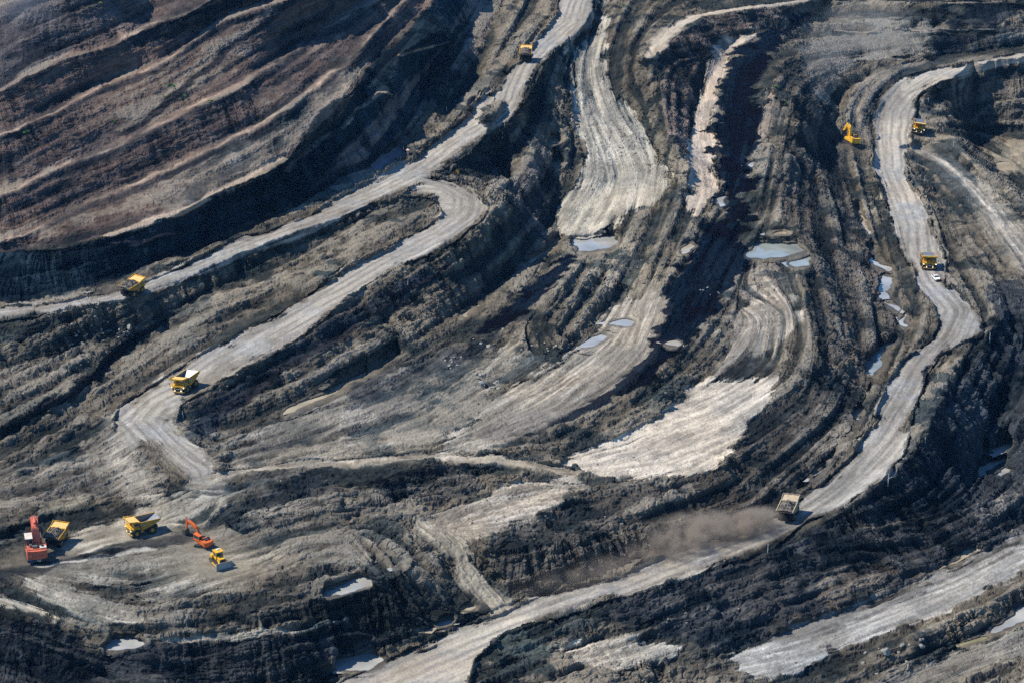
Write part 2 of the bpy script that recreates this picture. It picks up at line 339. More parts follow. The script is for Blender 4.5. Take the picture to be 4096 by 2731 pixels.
PAD = "200,2190 480,2060 600,2000 700,1960 840,1950 900,1960 910,2010 800,2060 700,2110 620,2150 420,2210"
MUD3 = "1690,2100 1800,2040 1950,1970 2080,1930 2260,1910 2360,1935 2250,2010 2120,2070 2010,2100 1930,2150 1880,2190 1830,2170 1750,2150"
BOTW = "2220,2600 2400,2560 2560,2560 2700,2590 2650,2640 2450,2680 2330,2650"
BOTT = "1990,2560 2100,2540 2200,2610 2100,2630 2000,2600"
BASIN = "3950,560 4200,540 4200,740 4060,705 3970,650"
PURP = "1470,660 1560,605 1640,578 1610,620 1560,655 1490,690"
GREYW = "690,860 930,735 1140,632 1240,535 1350,440 1470,250 1330,300 1250,370 1160,445 1017,530 880,590 700,690 560,780"
TRW = "3340,140 3980,125 4300,105 4300,150 3900,205 3420,235 3360,300 3330,440 3260,430 3200,300 3190,180"
TRD1 = "3871,2 4300,-10 4300,30 4096,35 3993,105 3778,110 3807,76"
TRD2 = "3731,136 3964,124 3871,198 3720,203 3708,168"
ISLE = "2005,400 1935,440 1915,485 1945,502 1985,465 2020,418"
WORKF = "3380,470 3440,330 3540,280 3520,340 3480,470 3490,560 3420,580"
HOLE = "1900,640 2000,620 2060,660 2050,740 1980,720 1900,700"
LEFTP = "700,1960 1300,1860 1700,1835 1700,1865 1300,1895 900,1990"
LOWP = "1240,2350 1366,2320 1482,2300 1490,2345 1380,2380 1220,2410"

WATER = [  # polygon, elevation, kind
 ("2972,1030 3020,972 3190,974 3236,1010 3139,1027 3057,1033", 5.05, 3, 'blue grey pond below the coal trench'),
 ("3148,1052 3256,1019 3224,1068 3168,1066", 5.05, 3, 'small pond'),
 ("3060,938 3110,926 3170,930 3150,938 3080,942", 5.3, 1, ''),
 ("3468,1448 3532,1389 3600,1345 3545,1411 3528,1444 3556,1451 3507,1502 3470,1490", -11.2, 3, ''),
 ("3520,1090 3557,1095 3576,1120 3557,1188 3520,1194 3526,1143", -7.2, 0, ''),
 ("3481,985 3503,985 3497,1020 3512,1040 3530,1055 3570,1075 3560,1087 3510,1070 3485,1050 3490,1020", -6.0, 0, ''),
("3540,1192 3562,1214 3602,1240 3594,1250 3552,1224 3534,1200", -8.2, 0, ''),
 ("3424,812 3440,850 3470,900 3488,940 3476,940 3450,895 3420,840", -3.5, 1, ''),
 ("3606,1240 3622,1270 3632,1310 3615,1312 3605,1275", -9.0, 0, ''),
 ("3428,1629 3457,1629 3440,1680 3421,1674", -17.2, 0, ''),
 ("3299,1852 3307,1860 3249,1915 3235,1917", -23.0, 0, ''),
 ("2288,955 2342,963 2400,947 2472,941 2455,998 2400,1003 2305,1006", -.9, 0, ''),
 ("2408,1295 2499,1272 2555,1292 2505,1305", -3.7, 0, ''),
 ("2317,1395 2394,1336 2443,1350 2383,1384", -5.3, 0, ''),
 ("2648,1370 2697,1359 2731,1376 2708,1386", -1.6, 1, ''),
 ("1125,1665 1140,1640 1260,1590 1366,1532 1480,1473 1590,1400 1598,1408 1490,1484 1380,1545 1290,1597 1200,1640", -12.7, 1, ''),
 ("2098,1072 2130,1040 2180,1005 2215,960 2236,945 2240,970 2215,990 2170,1025 2120,1065", -4.2, 1, ''),
 ("1850,1268 1898,1228 1905,1234 1862,1275", -8.2, 1, ''),
 ("416,2598 453,2553 523,2555 583,2575 523,2595", -26.9, 0, ''),
 ("1285,2362 1380,2328 1430,2308 1486,2312 1477,2339 1366,2372 1310,2387", -21.2, 0, ''),
 ("1579,2269 1616,2250 1612,2263 1586,2274", -21.6, 0, ''),
 ("1360,2640 1430,2623 1490,2608 1542,2638 1480,2677 1366,2684", -37.2, 0, ''),
 ("1736,2496 1822,2466 1802,2492 1760,2502", -33.6, 0, ''),
 ("1674,2510 1722,2508 1700,2520 1680,2520", -34.4, 1, ''),
 ("1842,2437 1880,2420 1902,2425 1870,2437", -32.0, 1, ''),
 ("3782,2269 3853,2201 3914,2190 3838,2240", -36.8, 1, ''),
 ("3939,2537 4096,2434 4260,2340 4260,2390 4096,2479 3981,2531", -40.8, 0, ''),
 ("3850,2575 3939,2537 3950,2545 3870,2580", -40.8, 2, ''),
 ("3962,1800 4042,1762 4048,1785 3992,1818", -33.2, 0, ''),
 ("3895,1902 3952,1846 4027,1822 4022,1848 3962,1878 3920,1908", -33.6, 0, ''),
 ("3982,1892 4032,1864 4030,1886 3985,1906", -33.6, 0, ''),
 ("3985,655 4045,648 4055,680 3995,690", -12.4, 1, ''),
 ("2983,662 3020,643 3017,662 3000,672", 17.0, 0, ''),
 ("2978,702 3010,690 3007,708", 15.6, 0, ''),
 ("2860,800 2900,775 2905,815 2885,830", 11.0, 0, ''),
 ("2192,562 2240,560 2238,572 2196,574", 13.0, 1, ''),
 ("2025,700 2045,692 2035,712 2018,714", 12.4, 1, ''),
 ("2208,640 2240,642 2236,664 2222,668", 11.2, 1, ''),
 ("2732,985 2760,970 2775,985 2760,1010 2730,1020", 3.0, 1, ''),
]

# ---------------------------------------------------------------- masks
warp = .6
Xb, Yb, _ = world(GU, GV, lin(ZB))
wn1 = fbm(Xb, Yb, 0 * Xb, 9., 3, 101); wn2 = fbm(Xb, Yb, 0 * Xb + 50, 9., 3, 202)
sG, fG = scale_at(GV)
WU = GU + wn1 * 3.2 * sG; WV = GV + wn2 * 3.2 * sG * fG * 1.3
edge_n = fbm(Xb, Yb, 0 * Xb, 3.2, 3, 33)
WU2 = GU + wn1 * .9 * sG; WV2 = GV + wn2 * .9 * sG * fG
finger = fbm(Xb * .25, Yb, 0 * Xb + 11, 5., 3, 35)
tracks = [ROADA, ROADB, ROADR, ROADD, ROADN, ROADT, ROADC, BENCHE, BENCHF, C5, BERM4, BERM3, BERM2, BERM1, T5] + [L(s) for s in """2260,1870,0 2500,1790,0 2750,1690,0 2950,1600,0 3060,1530,0
2350,1890,0 2650,1860,0 2850,1780,0
1760,1800,0 2000,1720,0 2250,1620,0 2450,1480,0 2540,1380,0 2580,1250,0
1900,1680,0 2150,1520,0 2330,1400,0
1000,1800,0 1300,1720,0 1600,1600,0 1800,1500,0 1950,1400,0
1300,1800,0 1700,1690,0 1900,1560,0
2340,180,0 2320,300,0 2340,450,0 2400,600,0 2430,720,0 2350,850,0 2300,930,0
2400,320,0 2440,450,0 2520,560,0 2590,680,0 2560,800,0
3000,1200,0 3100,1260,0 3080,1380,0
150,2200,0 400,2140,0 650,2040,0 820,1960,0 880,1980,0 830,2060,0
0,2000,0 200,1950,0 450,1880,0 560,1800,0
80,2320,0 250,2400,0 420,2450,0 560,2490,0
600,2390,0 800,2310,0 1000,2270,0 1200,2180,0 1450,2140,0
0,2390,0 230,2490,0
1720,2110,0 1900,2010,0 2100,1950,0 2300,1930,0
850,1150,0 1000,1120,0 1250,1000,0 1500,880,0
2700,180,0 2880,190,0 2830,350,0 2800,550,0 2850,700,0
4000,580,0 4100,640,0
500,2060,0 800,2130,0
0,1900,0 300,1750,0 600,1560,0
300,1450,0 620,1240,0 1000,1040,0
1100,1620,0 1500,1420,0 1900,1160,0
2080,2350,0 2500,2200,0 3000,2040,0 3280,1800,0
2732,2350,0 3226,2180,0 3700,2130,0
3350,700,0 3420,950,0 3500,1200,0
3300,900,0 3380,1250,0 3420,1500,0
4000,1400,0 3880,1650,0 3850,1850,0
2200,1400,0 2130,1300,0 2280,1120,0
1500,2400,0 1200,2440,0 800,2500,0
1650,2400,0 1500,2250,0 1400,2120,0
1300,2050,0 1600,1990,0 1880,1930,0
1000,2080,0 1300,2010,0
3050,560,0 3000,800,0 2850,1000,0 2700,1250,0
3900,480,0 4096,460,0
3340,128,0 3970,119,0""".split('\n')]
cs = 32
nu, nv = int((U1 - U0) / cs) + 1, int((V1 - V0) / cs) + 1
A2 = np.zeros((3, nv, nu))
for l in tracks:
    for a, b in zip(l[:-1], l[1:]):
        n = max(2, int(np.hypot(*(b - a)[:2]) / 8))
        ph = 2 * math.atan2(b[1] - a[1], b[0] - a[0])
        q = a[:2] + (b - a)[:2] * np.linspace(0, 1, n)[:, None]
        j = np.clip(np.rint((q[:, 0] - U0) / cs).astype(int), 0, nu - 1); i = np.clip(np.rint((q[:, 1] - V0) / cs).astype(int), 0, nv - 1)
        np.add.at(A2[0], (i, j), math.cos(ph)); np.add.at(A2[1], (i, j), math.sin(ph)); np.add.at(A2[2], (i, j), 1)
K = A2[2] > 0; c_ = np.where(K, A2[0] / np.maximum(A2[2], 1), 0); s_ = np.where(K, A2[1] / np.maximum(A2[2], 1), 0)
c0, s0 = c_.copy(), s_.copy()
for _ in range(260):
    c_ = np.where(K, c0, blur(c_)); s_ = np.where(K, s0, blur(s_))
ph = .5 * np.arctan2(sample(s_, GU, GV, cs), sample(c_, GU, GV, cs)) + .10 * wn1
tu, tv = np.cos(ph).astype(np.float32), np.sin(ph).astype(np.float32)

def lic(fx, fy, N, steps):
    ii, jj = np.mgrid[0:NR, 0:NC].astype(np.float32)
    def band(ii, jj, gx, gy):
        out = np.zeros_like(ii)
        for d in (1, -1):
            i, j = ii.copy(), jj.copy(); px, py = gx * d, gy * d
            for k in range(steps):
                i += py; j += px
                a = np.clip(np.rint(i), 0, NR - 1).astype(np.int32); b = np.clip(np.rint(j), 0, NC - 1).astype(np.int32)
                out += N[a, b]
                qx, qy = fx[a, b], fy[a, b]
                sg = np.where(qx * px + qy * py < 0, -1, 1).astype(np.float32)
                px, py = qx * sg, qy * sg
        return out
    return (N + par(band, (ii, jj, fx, fy))) / math.sqrt(2 * steps + 1)

def gblur(a, n):
    for _ in range(n): a = blur(a)
    return a
def unit(a): return a / (a.std() + 1e-6)
N1 = rng.standard_normal((NR, NC)).astype(np.float32); N2 = unit(gblur(rng.standard_normal((NR, NC)).astype(np.float32), 4))
N3 = unit(gblur(unit(N2 + 0), 22)); N4 = unit(gblur(N3[::-1, ::-1].copy(), 80))
fa = lic(tu, tv, N1[::-1].copy(), 14); fb = lic(tu, tv, N2[:, ::-1].copy(), 30)
tk = np.tanh(.6 * (.55 * unit(fa) + .85 * unit(fb)))
bd = np.tanh(.75 * (.75 * unit(lic(tu, tv, N3, 60)) + .65 * unit(lic(tu, tv, N4, 90))))

class Sub:
    def __init__(self, m, sl): self.m, self.sl = m, sl
    def __mul__(self, q): return Sub(self.m * (q[self.sl] if isinstance(q, np.ndarray) else q), self.sl)
    def full(self):
        o = np.zeros((NR, NC), np.float32); o[self.sl] = self.m; return o
def window(pts, pad):
    pts = np.asarray(pts)[:, :2]; lo, hi = pts.min(0) - pad, pts.max(0) + pad
    j0, j1 = np.searchsorted(ua, lo[0]), np.searchsorted(ua, hi[0]) + 1
    i0, i1 = np.searchsorted(va, lo[1]), np.searchsorted(va, hi[1]) + 1
    return (slice(max(i0 - 1, 0), min(i1, NR)), slice(max(j0 - 1, 0), min(j1, NC)))
def P2(s): return s if isinstance(s, np.ndarray) else np.array([[float(q) for q in p.split(',')] for p in s.split()])
def mask(s, feather=2, wob=.72, road=False, fing=0):
    s = P2(s); feather = feather + (2 if road else 3); sl = window(s, 70 + 16 * feather + 110 * fing)
    if road: m = up4(poly(s, feather), WU2[sl], WV2[sl])
    else: m = up4(poly(s, feather), (WU[sl] + fing * finger[sl] * 9 * sG[sl]), WV[sl])
    q = wob * (.6 * edge_n[sl] + .55 * tk[sl] + .5 * bd[sl])
    return Sub(sm(m + q * (m > .02) * (m < .99), .22, .78), sl)
def smask(l, hw, soft=.35, du=0, dv=0, breakup=.3):
    l = np.asarray(l)[:, :2] + [du, dv]; sl = window(l, 60 + hw * 40)
    d, _ = stroke_dist(l, hw * 2.2 + 4)
    d = up4(d, WU[sl], WV[sl])
    return Sub(1 - sm(d + (edge_n[sl] + .8 * tk[sl]) * breakup * hw, hw * (1 - soft), hw * (1 + soft)), sl)

mA, mB, mR = [mask(P[k], 1, .25, True).full() for k in 'ABR']
isle = mask(ISLE).full(); mA = mA * (1 - isle)
mE, mF = mask(P['E']).full(), mask(P['F']).full()
mD = smask(ROADD, 5).full(); mN = smask(ROADN, 4.).full(); mT = smask(ROADT, 2.6).full(); mC = smask(ROADC, 5.).full()
roads = np.maximum.reduce([mA, mB, mR])

n_big = fbm(Xb, Yb, 0 * Xb, 60., 4, 5)
n_mid = fbm(Xb, Yb, 0 * Xb + 9, 14., 4, 6)
n_sml = fbm(Xb, Yb, 0 * Xb + 5, 4., 3, 8)

col = np.empty((NR, NC, 3), np.float32)
col[:] = (.122, .107, .086)
rough = np.ones((NR, NC), np.float32)
wet = np.zeros((NR, NC), np.float32)
trk = np.full((NR, NC), .5, np.float32)
def lay(m, c, op=1., r=None, t=None, w=None):
    if not isinstance(m, Sub): m = Sub(m, (slice(0, NR), slice(0, NC)))
    sl, m = m.sl, m.m * op
    col[sl] += (np.array(c, np.float32) - col[sl]) * m[..., None]
    for a, q in ((rough, r), (trk, t), (wet, w)):
        if q is not None: a[sl] += (q - a[sl]) * m

lw = np.concatenate([C5[:, :2], [[1900, -900], [-700, -900]]])
mLW = mask(lw).full(); lay(mLW, (.104, .083, .077), 1, .68, .1); lay(mLW * sm(bd, -.1, .5), (.125, .086, .072), .8)
lay(mask("0,-60 430,-60 480,60 330,150 250,235 0,350 -300,500 -300,-60"), (.085, .08, .085), .8)  # bluish smoke haze of this corner painted into the wall colour
lay(mask(GREYW, 5), (.215, .188, .16), .75)
lay(mask("480,470 800,250 1000,120 1010,190 860,330 600,500", 4), (.2, .17, .14), .45)
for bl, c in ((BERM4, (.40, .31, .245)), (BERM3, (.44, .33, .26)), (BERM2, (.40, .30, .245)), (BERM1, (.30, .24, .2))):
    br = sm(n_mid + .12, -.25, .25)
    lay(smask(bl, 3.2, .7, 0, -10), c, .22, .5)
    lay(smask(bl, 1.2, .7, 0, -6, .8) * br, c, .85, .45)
    lay(smask(bl, 3.4, .6, 0, 16, .6), (.035, .040, .048), .7)  # painted shadow band below each berm crest
lay(smask(C5[3:9], 3, .4, 0, -8), (.42, .34, .27), .9, .35)
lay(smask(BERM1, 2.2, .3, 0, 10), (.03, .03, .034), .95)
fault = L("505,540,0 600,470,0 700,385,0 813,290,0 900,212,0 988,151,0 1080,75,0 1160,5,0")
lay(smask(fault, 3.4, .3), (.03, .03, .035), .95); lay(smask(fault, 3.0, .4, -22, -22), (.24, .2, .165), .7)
mDW = mask(np.concatenate([C5[:, :2] + [0, 6], T5[::-1, :2]])).full(); lay(mDW, (.014, .025, .036), 1, .7)  # dark shale wall, with the navy of its shadow put into the colour
lay(smask(B5, 1.6, .4, 0, -3), (.36, .28, .22), .95); lay(smask(B5b, 1.8, .4), (.33, .26, .2), .8)
lay(smask(L("420,975,0 520,968,0 600,960,0"), 2), (.2, .14, .13), .6); lay(smask(L("520,985,0 660,938,0 700,930,0"), 1.5), (.22, .16, .14), .6)  # slivers of sunlit slope painted lighter on the dark wall
lay(mask(np.concatenate([T5[8:, :2], T5b[::-1, :2]])), (.125, .105, .1), 1, .8)
lay(mask(TRW, 4), (.165, .155, .138), .85, .4)
lay(mask(TRD1), (.03, .035, .04), .95, .7); lay(mask(TRD2), (.03, .035, .04), .95, .7)
lay(smask(L("3340,124,0 3546,127,0 3778,121,0 3970,115,0 4096,112,0"), 2.), (.36, .3, .25), .9, .3)
lay(smask(L("3200,4,0 3600,12,0 4000,5,0"), 2.2), (.34, .29, .24), .9, .3)
lay(smask(L("3380,250,0 3420,242,0 3560,236,0 3640,234,0"), 2), (.3, .26, .22), .8, .3)
lay(mask("2640,175 2900,60 3150,40 3130,90 2950,130 2840,230 2790,380 2760,520 2740,640 2690,560 2660,450 2640,330", 3), (.12, .092, .08), .9, .8)
lay(mask(RIDGER, 4), (.092, .082, .072), .9, .82)
lay(mask(SLOPEW, 4), (.073, .066, .058), .95, .85)
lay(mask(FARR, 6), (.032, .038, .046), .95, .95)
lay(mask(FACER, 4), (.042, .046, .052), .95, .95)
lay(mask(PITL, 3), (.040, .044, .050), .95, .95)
lay(mask("3300,2280 3500,2240 3600,2300 3450,2390 3330,2430 3250,2380", 6), (.11, .09, .075), .7)
lay(mask(BASIN, 5), (.27, .235, .18), .85, .4, .6)
lay(mask("3750,290 3960,270 4200,240 4200,520 4050,520 3900,420 3780,370", 6), (.18, .165, .145), .7, .8)
lay(mask("3440,300 3720,235 4200,170 4200,215 3900,250 3700,285 3580,315 3480,470", 5), (.175, .155, .13), .8, .6)
lay(mask(WORKF, 5), (.2, .18, .155), .8, .5, .6)
lay(mask(MUD2, 6), (.225, .2, .162), .85, .6, 1., .15)
lay(mask("1000,1700 1500,1560 1700,1600 1500,1700 1200,1790 960,1840", 4), (.09, .085, .08), .6, .5, 1., .3)
lay(mask(LEFTP, 3), (.1, .094, .085), .7, .7, .8)
lay(mask("2290,1000 2480,950 2570,1050 2660,1190 2510,1200 2420,1110 2330,1060", 6, .9), (.235, .21, .168), .65, .6, .9)
lay(mask(STRIP, 4, .9), (.36, .335, .285), .95, .4, .7, .1)
lay(mask(UPFLAT, 5), (.3, .26, .215), .9, .4, 1., .1)
lay(mask("3020,1060 3210,1080 3190,1160 3020,1180 2930,1240 2960,1120", 5), (.2, .175, .15), .7, .6, .8)
lay(mask(WHITE, 3, .9), (.48, .425, .355), .95, .3, .7, .12)
lay(mask("2880,1450 2960,1410 3080,1430 3110,1500 2960,1520 2830,1500", 3), (.075, .07, .066), .75, .6, .8)
lay(mask(MUD1, 3), (.29, .258, .212), .95, .3, 1., .25)
lay(mask("1850,1750 2100,1640 2400,1520 2560,1400 2500,1560 2300,1660 2050,1770", 4), (.12, .11, .1), .6, .35, 1., .3)
lay(mask(MUD3, 3), (.33, .29, .24), .9, .3, 1.)
lay(mask("1750,2060 1950,1975 2130,1935 2200,1950 2000,2030 1850,2100", 3), (.17, .155, .135), .7, .4, 1.)
lay(mask(TRMUD, 2), (.46, .385, .315), .95, .25, .4, .15)
lay(mask(TRCOAL, 0, .4, False, 1.), (.004, .0085, .017), .99, .75, .5)
lay(mask(TRPALE, 3), (.33, .26, .21), .8, .5)
lay(mask(COAL5, 4, .9), (.03, .036, .044), .75, .7, .8)
for s in (COAL2, COAL3, COAL4): lay(mask(s, 0, .4, False, .5), (.004, .0085, .017), .99, .8, .5)
lay(mask(COALB, 4), (.018, .025, .036), .93, .9, .2)
lay(smask(L("0,1731,0 279,1587,0 378,1502,0 442,1417,0 581,1325,0 655,1287,0"), 2.4, .3), (.022, .022, .026), .97, .6)
lay(smask(L("900,1650,0 1120,1492,0 1366,1342,0 1600,1190,0 1726,1116,0 1800,1070,0"), 2.6, .35), (.025, .025, .03), .9)
lay(smask(L("1500,1932,0 1656,1880,0 1889,1846,0"), 2.6, .3, 0, 8), (.022, .022, .025), .95)
lay(mask("1500,1935 1890,1850 1960,1900 1860,1985 1600,2025 1440,2065 1380,2040", 4), (.085, .08, .076), .8)
lay(mask(HOLE, 4), (.04, .04, .042), .85)
lay(mask("2000,760 2080,720 2100,660 2150,610 2210,850 2170,980 2080,900 2080,830", 5), (.13, .115, .108), .8)
lay(smask(L("2150,330,0 2110,470,0 2060,570,0 1960,640,0"), 3.2, .3, 24, 10), (.05, .05, .052), .8)
lay(mask(PURP, 1, .1), (.17, .155, .185), .95, .05, .2, .6)
lay(mask(FLOORP, 4), (.34, .31, .255), .9, .4, 1.)
lay(mask(FLOORQ, 3), (.42, .38, .31), .9, .3, 1.)
lay(mask("150,2240 480,2080 700,1960 950,1955 1200,2080 1450,2140 1500,2230 1200,2255 1000,2330 700,2370 420,2340 200,2320", 8), (.225, .2, .162), .7, .4, 1.)
lay(mask("560,2240 900,2200 1100,2230 980,2300 760,2330 600,2300", 6), (.29, .262, .21), .6, .35, 1.)
lay(mask(PAD, 5), (.31, .275, .22), .92, .35, 1.)
lay(mask("100,2060 300,1980 420,2000 260,2080 60,2140", 4), (.24, .22, .175), .7, .5, 1.)
lay(mask("900,2090 1300,2040 1500,2120 1450,2220 1200,2230 1000,2180", 6), (.16, .145, .12), .7, .55, 1.)
lay(mask("620,2280 800,2240 1000,2280 950,2360 700,2400 520,2380", 5), (.2, .18, .145), .7, .5, 1.)
lay(mask(LOWP, 4), (.3, .265, .21), .8, .3, .6)
lay(mask(BOTW, 3), (.5, .45, .375), .9, .4, 1.); lay(mask(BOTT, 3), (.34, .3, .22), .85, .7)
lay(smask(L("0,2300,0 150,2270,0 350,2232,0 620,2165,0 760,2140,0"), 3.2, .5), (.03, .033, .036), .85, .9)
lay(smask(L("140,2262,0 350,2246,0 480,2215,0 616,2186,0"), .7, .5), (.42, .39, .34), .8, .3)
lay(mask("0,2120 120,2075 300,2040 420,2010 300,2070 120,2110 0,2150", 1), (.035, .036, .038), .8, .9)
lay(mask("860,2080 1000,1970 1250,1905 1380,1960 1366,2040 1100,2110 950,2120", 4), (.055, .056, .058), .75, 1.1)
lay(mask("620,2480 1000,2410 1366,2310 1480,2350 1366,2450 1000,2515 660,2545", 4), (.085, .078, .068), .8, 1.)
lay(mask("1366,2390 1500,2360 1700,2380 1760,2450 1600,2490 1366,2480", 4), (.075, .066, .056), .8, 1.1)
lay(mask("-50,1850 200,1800 450,1760 560,1950 300,2000 -50,2060", 6), (.2, .182, .155), .6, .6, 1.)
lay(mask("0,1960 200,1910 430,1900 420,1960 200,2000 0,2040", 4), (.05, .05, .052), .6, .9, .8)
lay(smask(L("490,1670,0 472,1745,0 500,1830,0 545,1900,0 560,1980,0"), 4.5, .5), (.33, .3, .255), .8, .3, 1.)
lay(smask(L("640,1650,0 655,1745,0 720,1815,0 800,1885,0 845,1960,0"), 5.5, .5), (.33, .3, .255), .8, .3, 1.)
lay(smask(L("690,2567,0 872,2548,0 1017,2536,0 1220,2513,0 1366,2484,0"), 1.6, .5, 0, -5), (.4, .36, .3), .85, .4)
lay(mT, (.30, .265, .215), .85, .25, 1.); lay(mN, (.29, .26, .21), .85, .3, 1.); lay(smask(ROADD, 8, .6), (.24, .222, .195), .8, .4, 1.)
lay(smask(ROADD, 1.6, .5, -14, 0), (.40, .37, .33), .5); lay(smask(ROADD, 1.6, .5, 14, 0), (.40, .37, .33), .5)
lay(mC, (.46, .39, .31), .9, .25, .5)
lay(mask(P['E'], 3, .9), (.31, .30, .28), .95, .25, .8, .3)
lay(smask(BENCHE, 3.5, .5, 0, -40), (.08, .08, .08), .6, .3, 1.)
lay(mF, (.19, .178, .155), .9, .35, 1., .3)
# haul roads: packed grey stone, paler where it has dried
dryA = up4(blur(poly("1900,-50 2400,-50 2150,250 2100,400 1990,520 1800,640 1700,700 1500,720 1800,500 2000,300"), 20))
cA, cB, cR = [mask(P[k], 3, .75).full() for k in 'ABR']; cA *= 1 - isle
lay(cA, (.262, .243, .218), .95, .14, .9)
lay(mA * up4(blur(poly("-100,1200 520,1100 1000,920 1100,1000 700,1150 -100,1290"), 10)), (.2, .185, .17), .75)
lay(cB, (.27, .25, .222), .95, .14, 1.)
lay(mB * sm(up4(poly("350,1630 900,1500 1000,1900 400,1900", 8)), .2, .8), (.25, .225, .19), .7)
lay(cR, (.25, .233, .21), .95, .14, .8)
lay(mR * up4(poly("3480,480 3640,480 3640,660 3740,800 3700,900 3600,900 3500,700", 8)), (.45, .415, .37), .7)
lay(mR * up4(poly("3560,300 4200,140 4200,260 3760,340 3640,420", 8)), (.46, .425, .37), .7)
lay(mR * up4(poly("1300,2800 1900,2500 2100,2450 2150,2520 1900,2650 1900,2800", 8)), (.46, .41, .335), .75)
lay(mR * up4(poly("3600,1080 3960,1080 3960,1380 3700,1460 3600,1300", 8)), (.2, .185, .17), .8)
lay(mR * up4(poly("2200,2440 2700,2220 3150,2050 3230,2090 2800,2320 2300,2450", 8)), (.19, .175, .16), .6)
core_ = [sm(up4(blur(poly(P[k], 1), 30), WU, WV) + .25 * tk + .25 * bd, .55, 1.05) for k in 'ABR']
for q in core_: lay(q * (.55 + .45 * sm(n_mid + .5 * bd, -.3, .3)), (.40, .372, .328), .6)
for l, q in ((ROADA, cA), (ROADB, cB), (ROADR, cR)):
    dm = up4(stroke_dist(l[:, :2], 16.)[0], WU2, WV2)
    rut = np.exp(-((dm - 2.1) / .7) ** 2) + np.exp(-((dm - 5.6) / .8) ** 2) + .6 * np.exp(-((dm - 8.2) / .6) ** 2)
    lay(q * rut * (.35 + .65 * sm(.6 * n_sml + .5 * bd + .4 * tk, -.3, .4)), (.115, .112, .108), .68)
wetst = sm(fbm(Xb, Yb, 0 * Xb + 310, 24., 3, 83), .08, .3)
lay(roads * wetst * sm(tk + .4 * n_sml, -.1, .6), (.16, .16, .17), .5, None, None, .2)
lay(roads * sm(n_mid, .05, .4), (.24, .25, .265), .5, None, None, .12)
lay(roads * sm(.6 * bd + .5 * n_mid + .3 * tk, .25, .8), (.15, .145, .14), .55)
for wp, wz, kind, _ in WATER:
    m = up4(blur(poly(wp, 1), 3), WU, WV)
    lay(sm(m, .02, .3), (.055, .054, .052) if kind in (0, 3) else (.16, .135, .10), .6, .25, .2, .6)

# ---------------------------------------------------------------- windrows (safety berms) along the haul roads
Z = lin(ZB)
bn = fbm(Xb, Yb, 0 * Xb, 5., 2, 77)
bermm = np.zeros_like(Z)
wat = np.zeros_like(rough)
def windrow(m4, h, keep):
    """raised lip of pushed-up spoil just outside a road outline"""
    e = up4(m4, WU2, WV2)
    return h * sm(e, .06, .2) * (1 - sm(e, .22, .42)) * keep
keepR = 1 - up4(blur(poly("3400,250 3700,330 3560,620 3400,560"), 6)) - up4(blur(poly("3600,540 3900,700 3800,800 3560,650"), 6))
keepA = 1 - np.maximum(mB, up4(blur(poly("1500,690 1900,690 1900,820 1500,820"), 6)))
keepB = 1 - np.maximum(mA, up4(blur(poly("300,1700 1000,1700 1000,2100 300,2100"), 8)))
for k, hgt, keep in (('A', 1.5, keepA), ('B', 1.5, keepB), ('R', 2.1, keepR)):
    pm = blur(poly(P[k], 1), 2)
    # widen in metres: distance to the outline from the blurred mask
    b = np.clip(windrow(blur(pm, 9), hgt, np.clip(keep, 0, 1)), 0, None) * (1 - roads)
    bermm = np.maximum(bermm, b * 1.05)
bermm *= np.clip(.55 + .8 * bn + .5 * n_sml, .1, 1.5)
lay(sm(bermm, .15, 1.3), (.070, .066, .062), .62, .7, .1)
isl = up4(blur(poly(ISLE), 3)); bermm += isl * 1.6; lay(isl, (.06, .055, .05), .8)
Z = Z + bermm
# hummocky dumped spoil (metre-scale heaps), kept off roads and benches
free = np.clip(rough - .3, 0, 1)
heapy = sm(n_big, -.1, .45)
for hp in ("860,2080 1000,1970 1250,1905 1380,1960 1366,2040 1100,2110 950,2120", "620,2480 1000,2410 1366,2310 1480,2350 1366,2450 1000,2515 660,2545", "1366,2390 1500,2360 1700,2380 1760,2450 1600,2490 1366,2480", "2150,1250 2280,1120 2440,1060 2500,1150 2380,1240 2300,1360 2200,1380"):
    heapy = heapy + .9 * up4(blur(poly(hp, 3), 6))
Z = Z + free * (1.6 * heapy * np.abs(fbm(Xb, Yb, 0 * Xb + 7, 15., 2, 47)) * sm(rough, .6, .95))
free = free * (1 - .6 * mLW)
Z = Z + free * (1.5 * fbm(Xb, Yb, 0 * Xb, 26., 2, 41) + .9 * np.abs(fbm(Xb, Yb, 0 * Xb, 9., 2, 43)))
WZ = []
for wp, wz, kind, _ in WATER:
    m4 = blur(poly(wp, 1), 2); m = np.clip(up4(m4, GU + wn1 * 1.5 * sG + finger * 2.5 * sG, GV + wn2 * 1.2 * sG * fG) , 0, 1); m = np.clip(m + .25 * edge_n * (m > .03) * (m < .97), 0, 1); wide = up4(blur(m4, 10), GU, GV)
    sel = m > .3
    wz = float(np.percentile(Z[sel], 3)) if sel.sum() > 4 else wz
    WZ.append(wz)
    t = sm(wide, .01, .2)
    Zf = Z * (1 - .7 * t) + (wz + .3) * .7 * t
    Z = np.where(wide > .004, np.maximum(Zf, np.minimum(wz + .22 + .15 * bn, Z + .45)), Z) - .75 * sm(m, .3, .75)
    Z = np.where(m > .75, wz - .4, Z)
    wat = np.maximum(wat, sm(wide, .03, .3)); rough *= 1 - .8 * t

# keep the sheet free of folds: ground distance never shrinks going up the frame
_, Yw, _ = world(GU, GV, Z)
Ym = np.maximum.accumulate(Yw[::-1] + np.arange(NR)[:, None] * .004, axis=0)[::-1] - np.arange(NR)[::-1][:, None] * .004
dx, dy, dz = ray(GU, GV)
tt = Ym / dy
X, Y, Z = dx * tt, Ym, HCAM + dz * tt

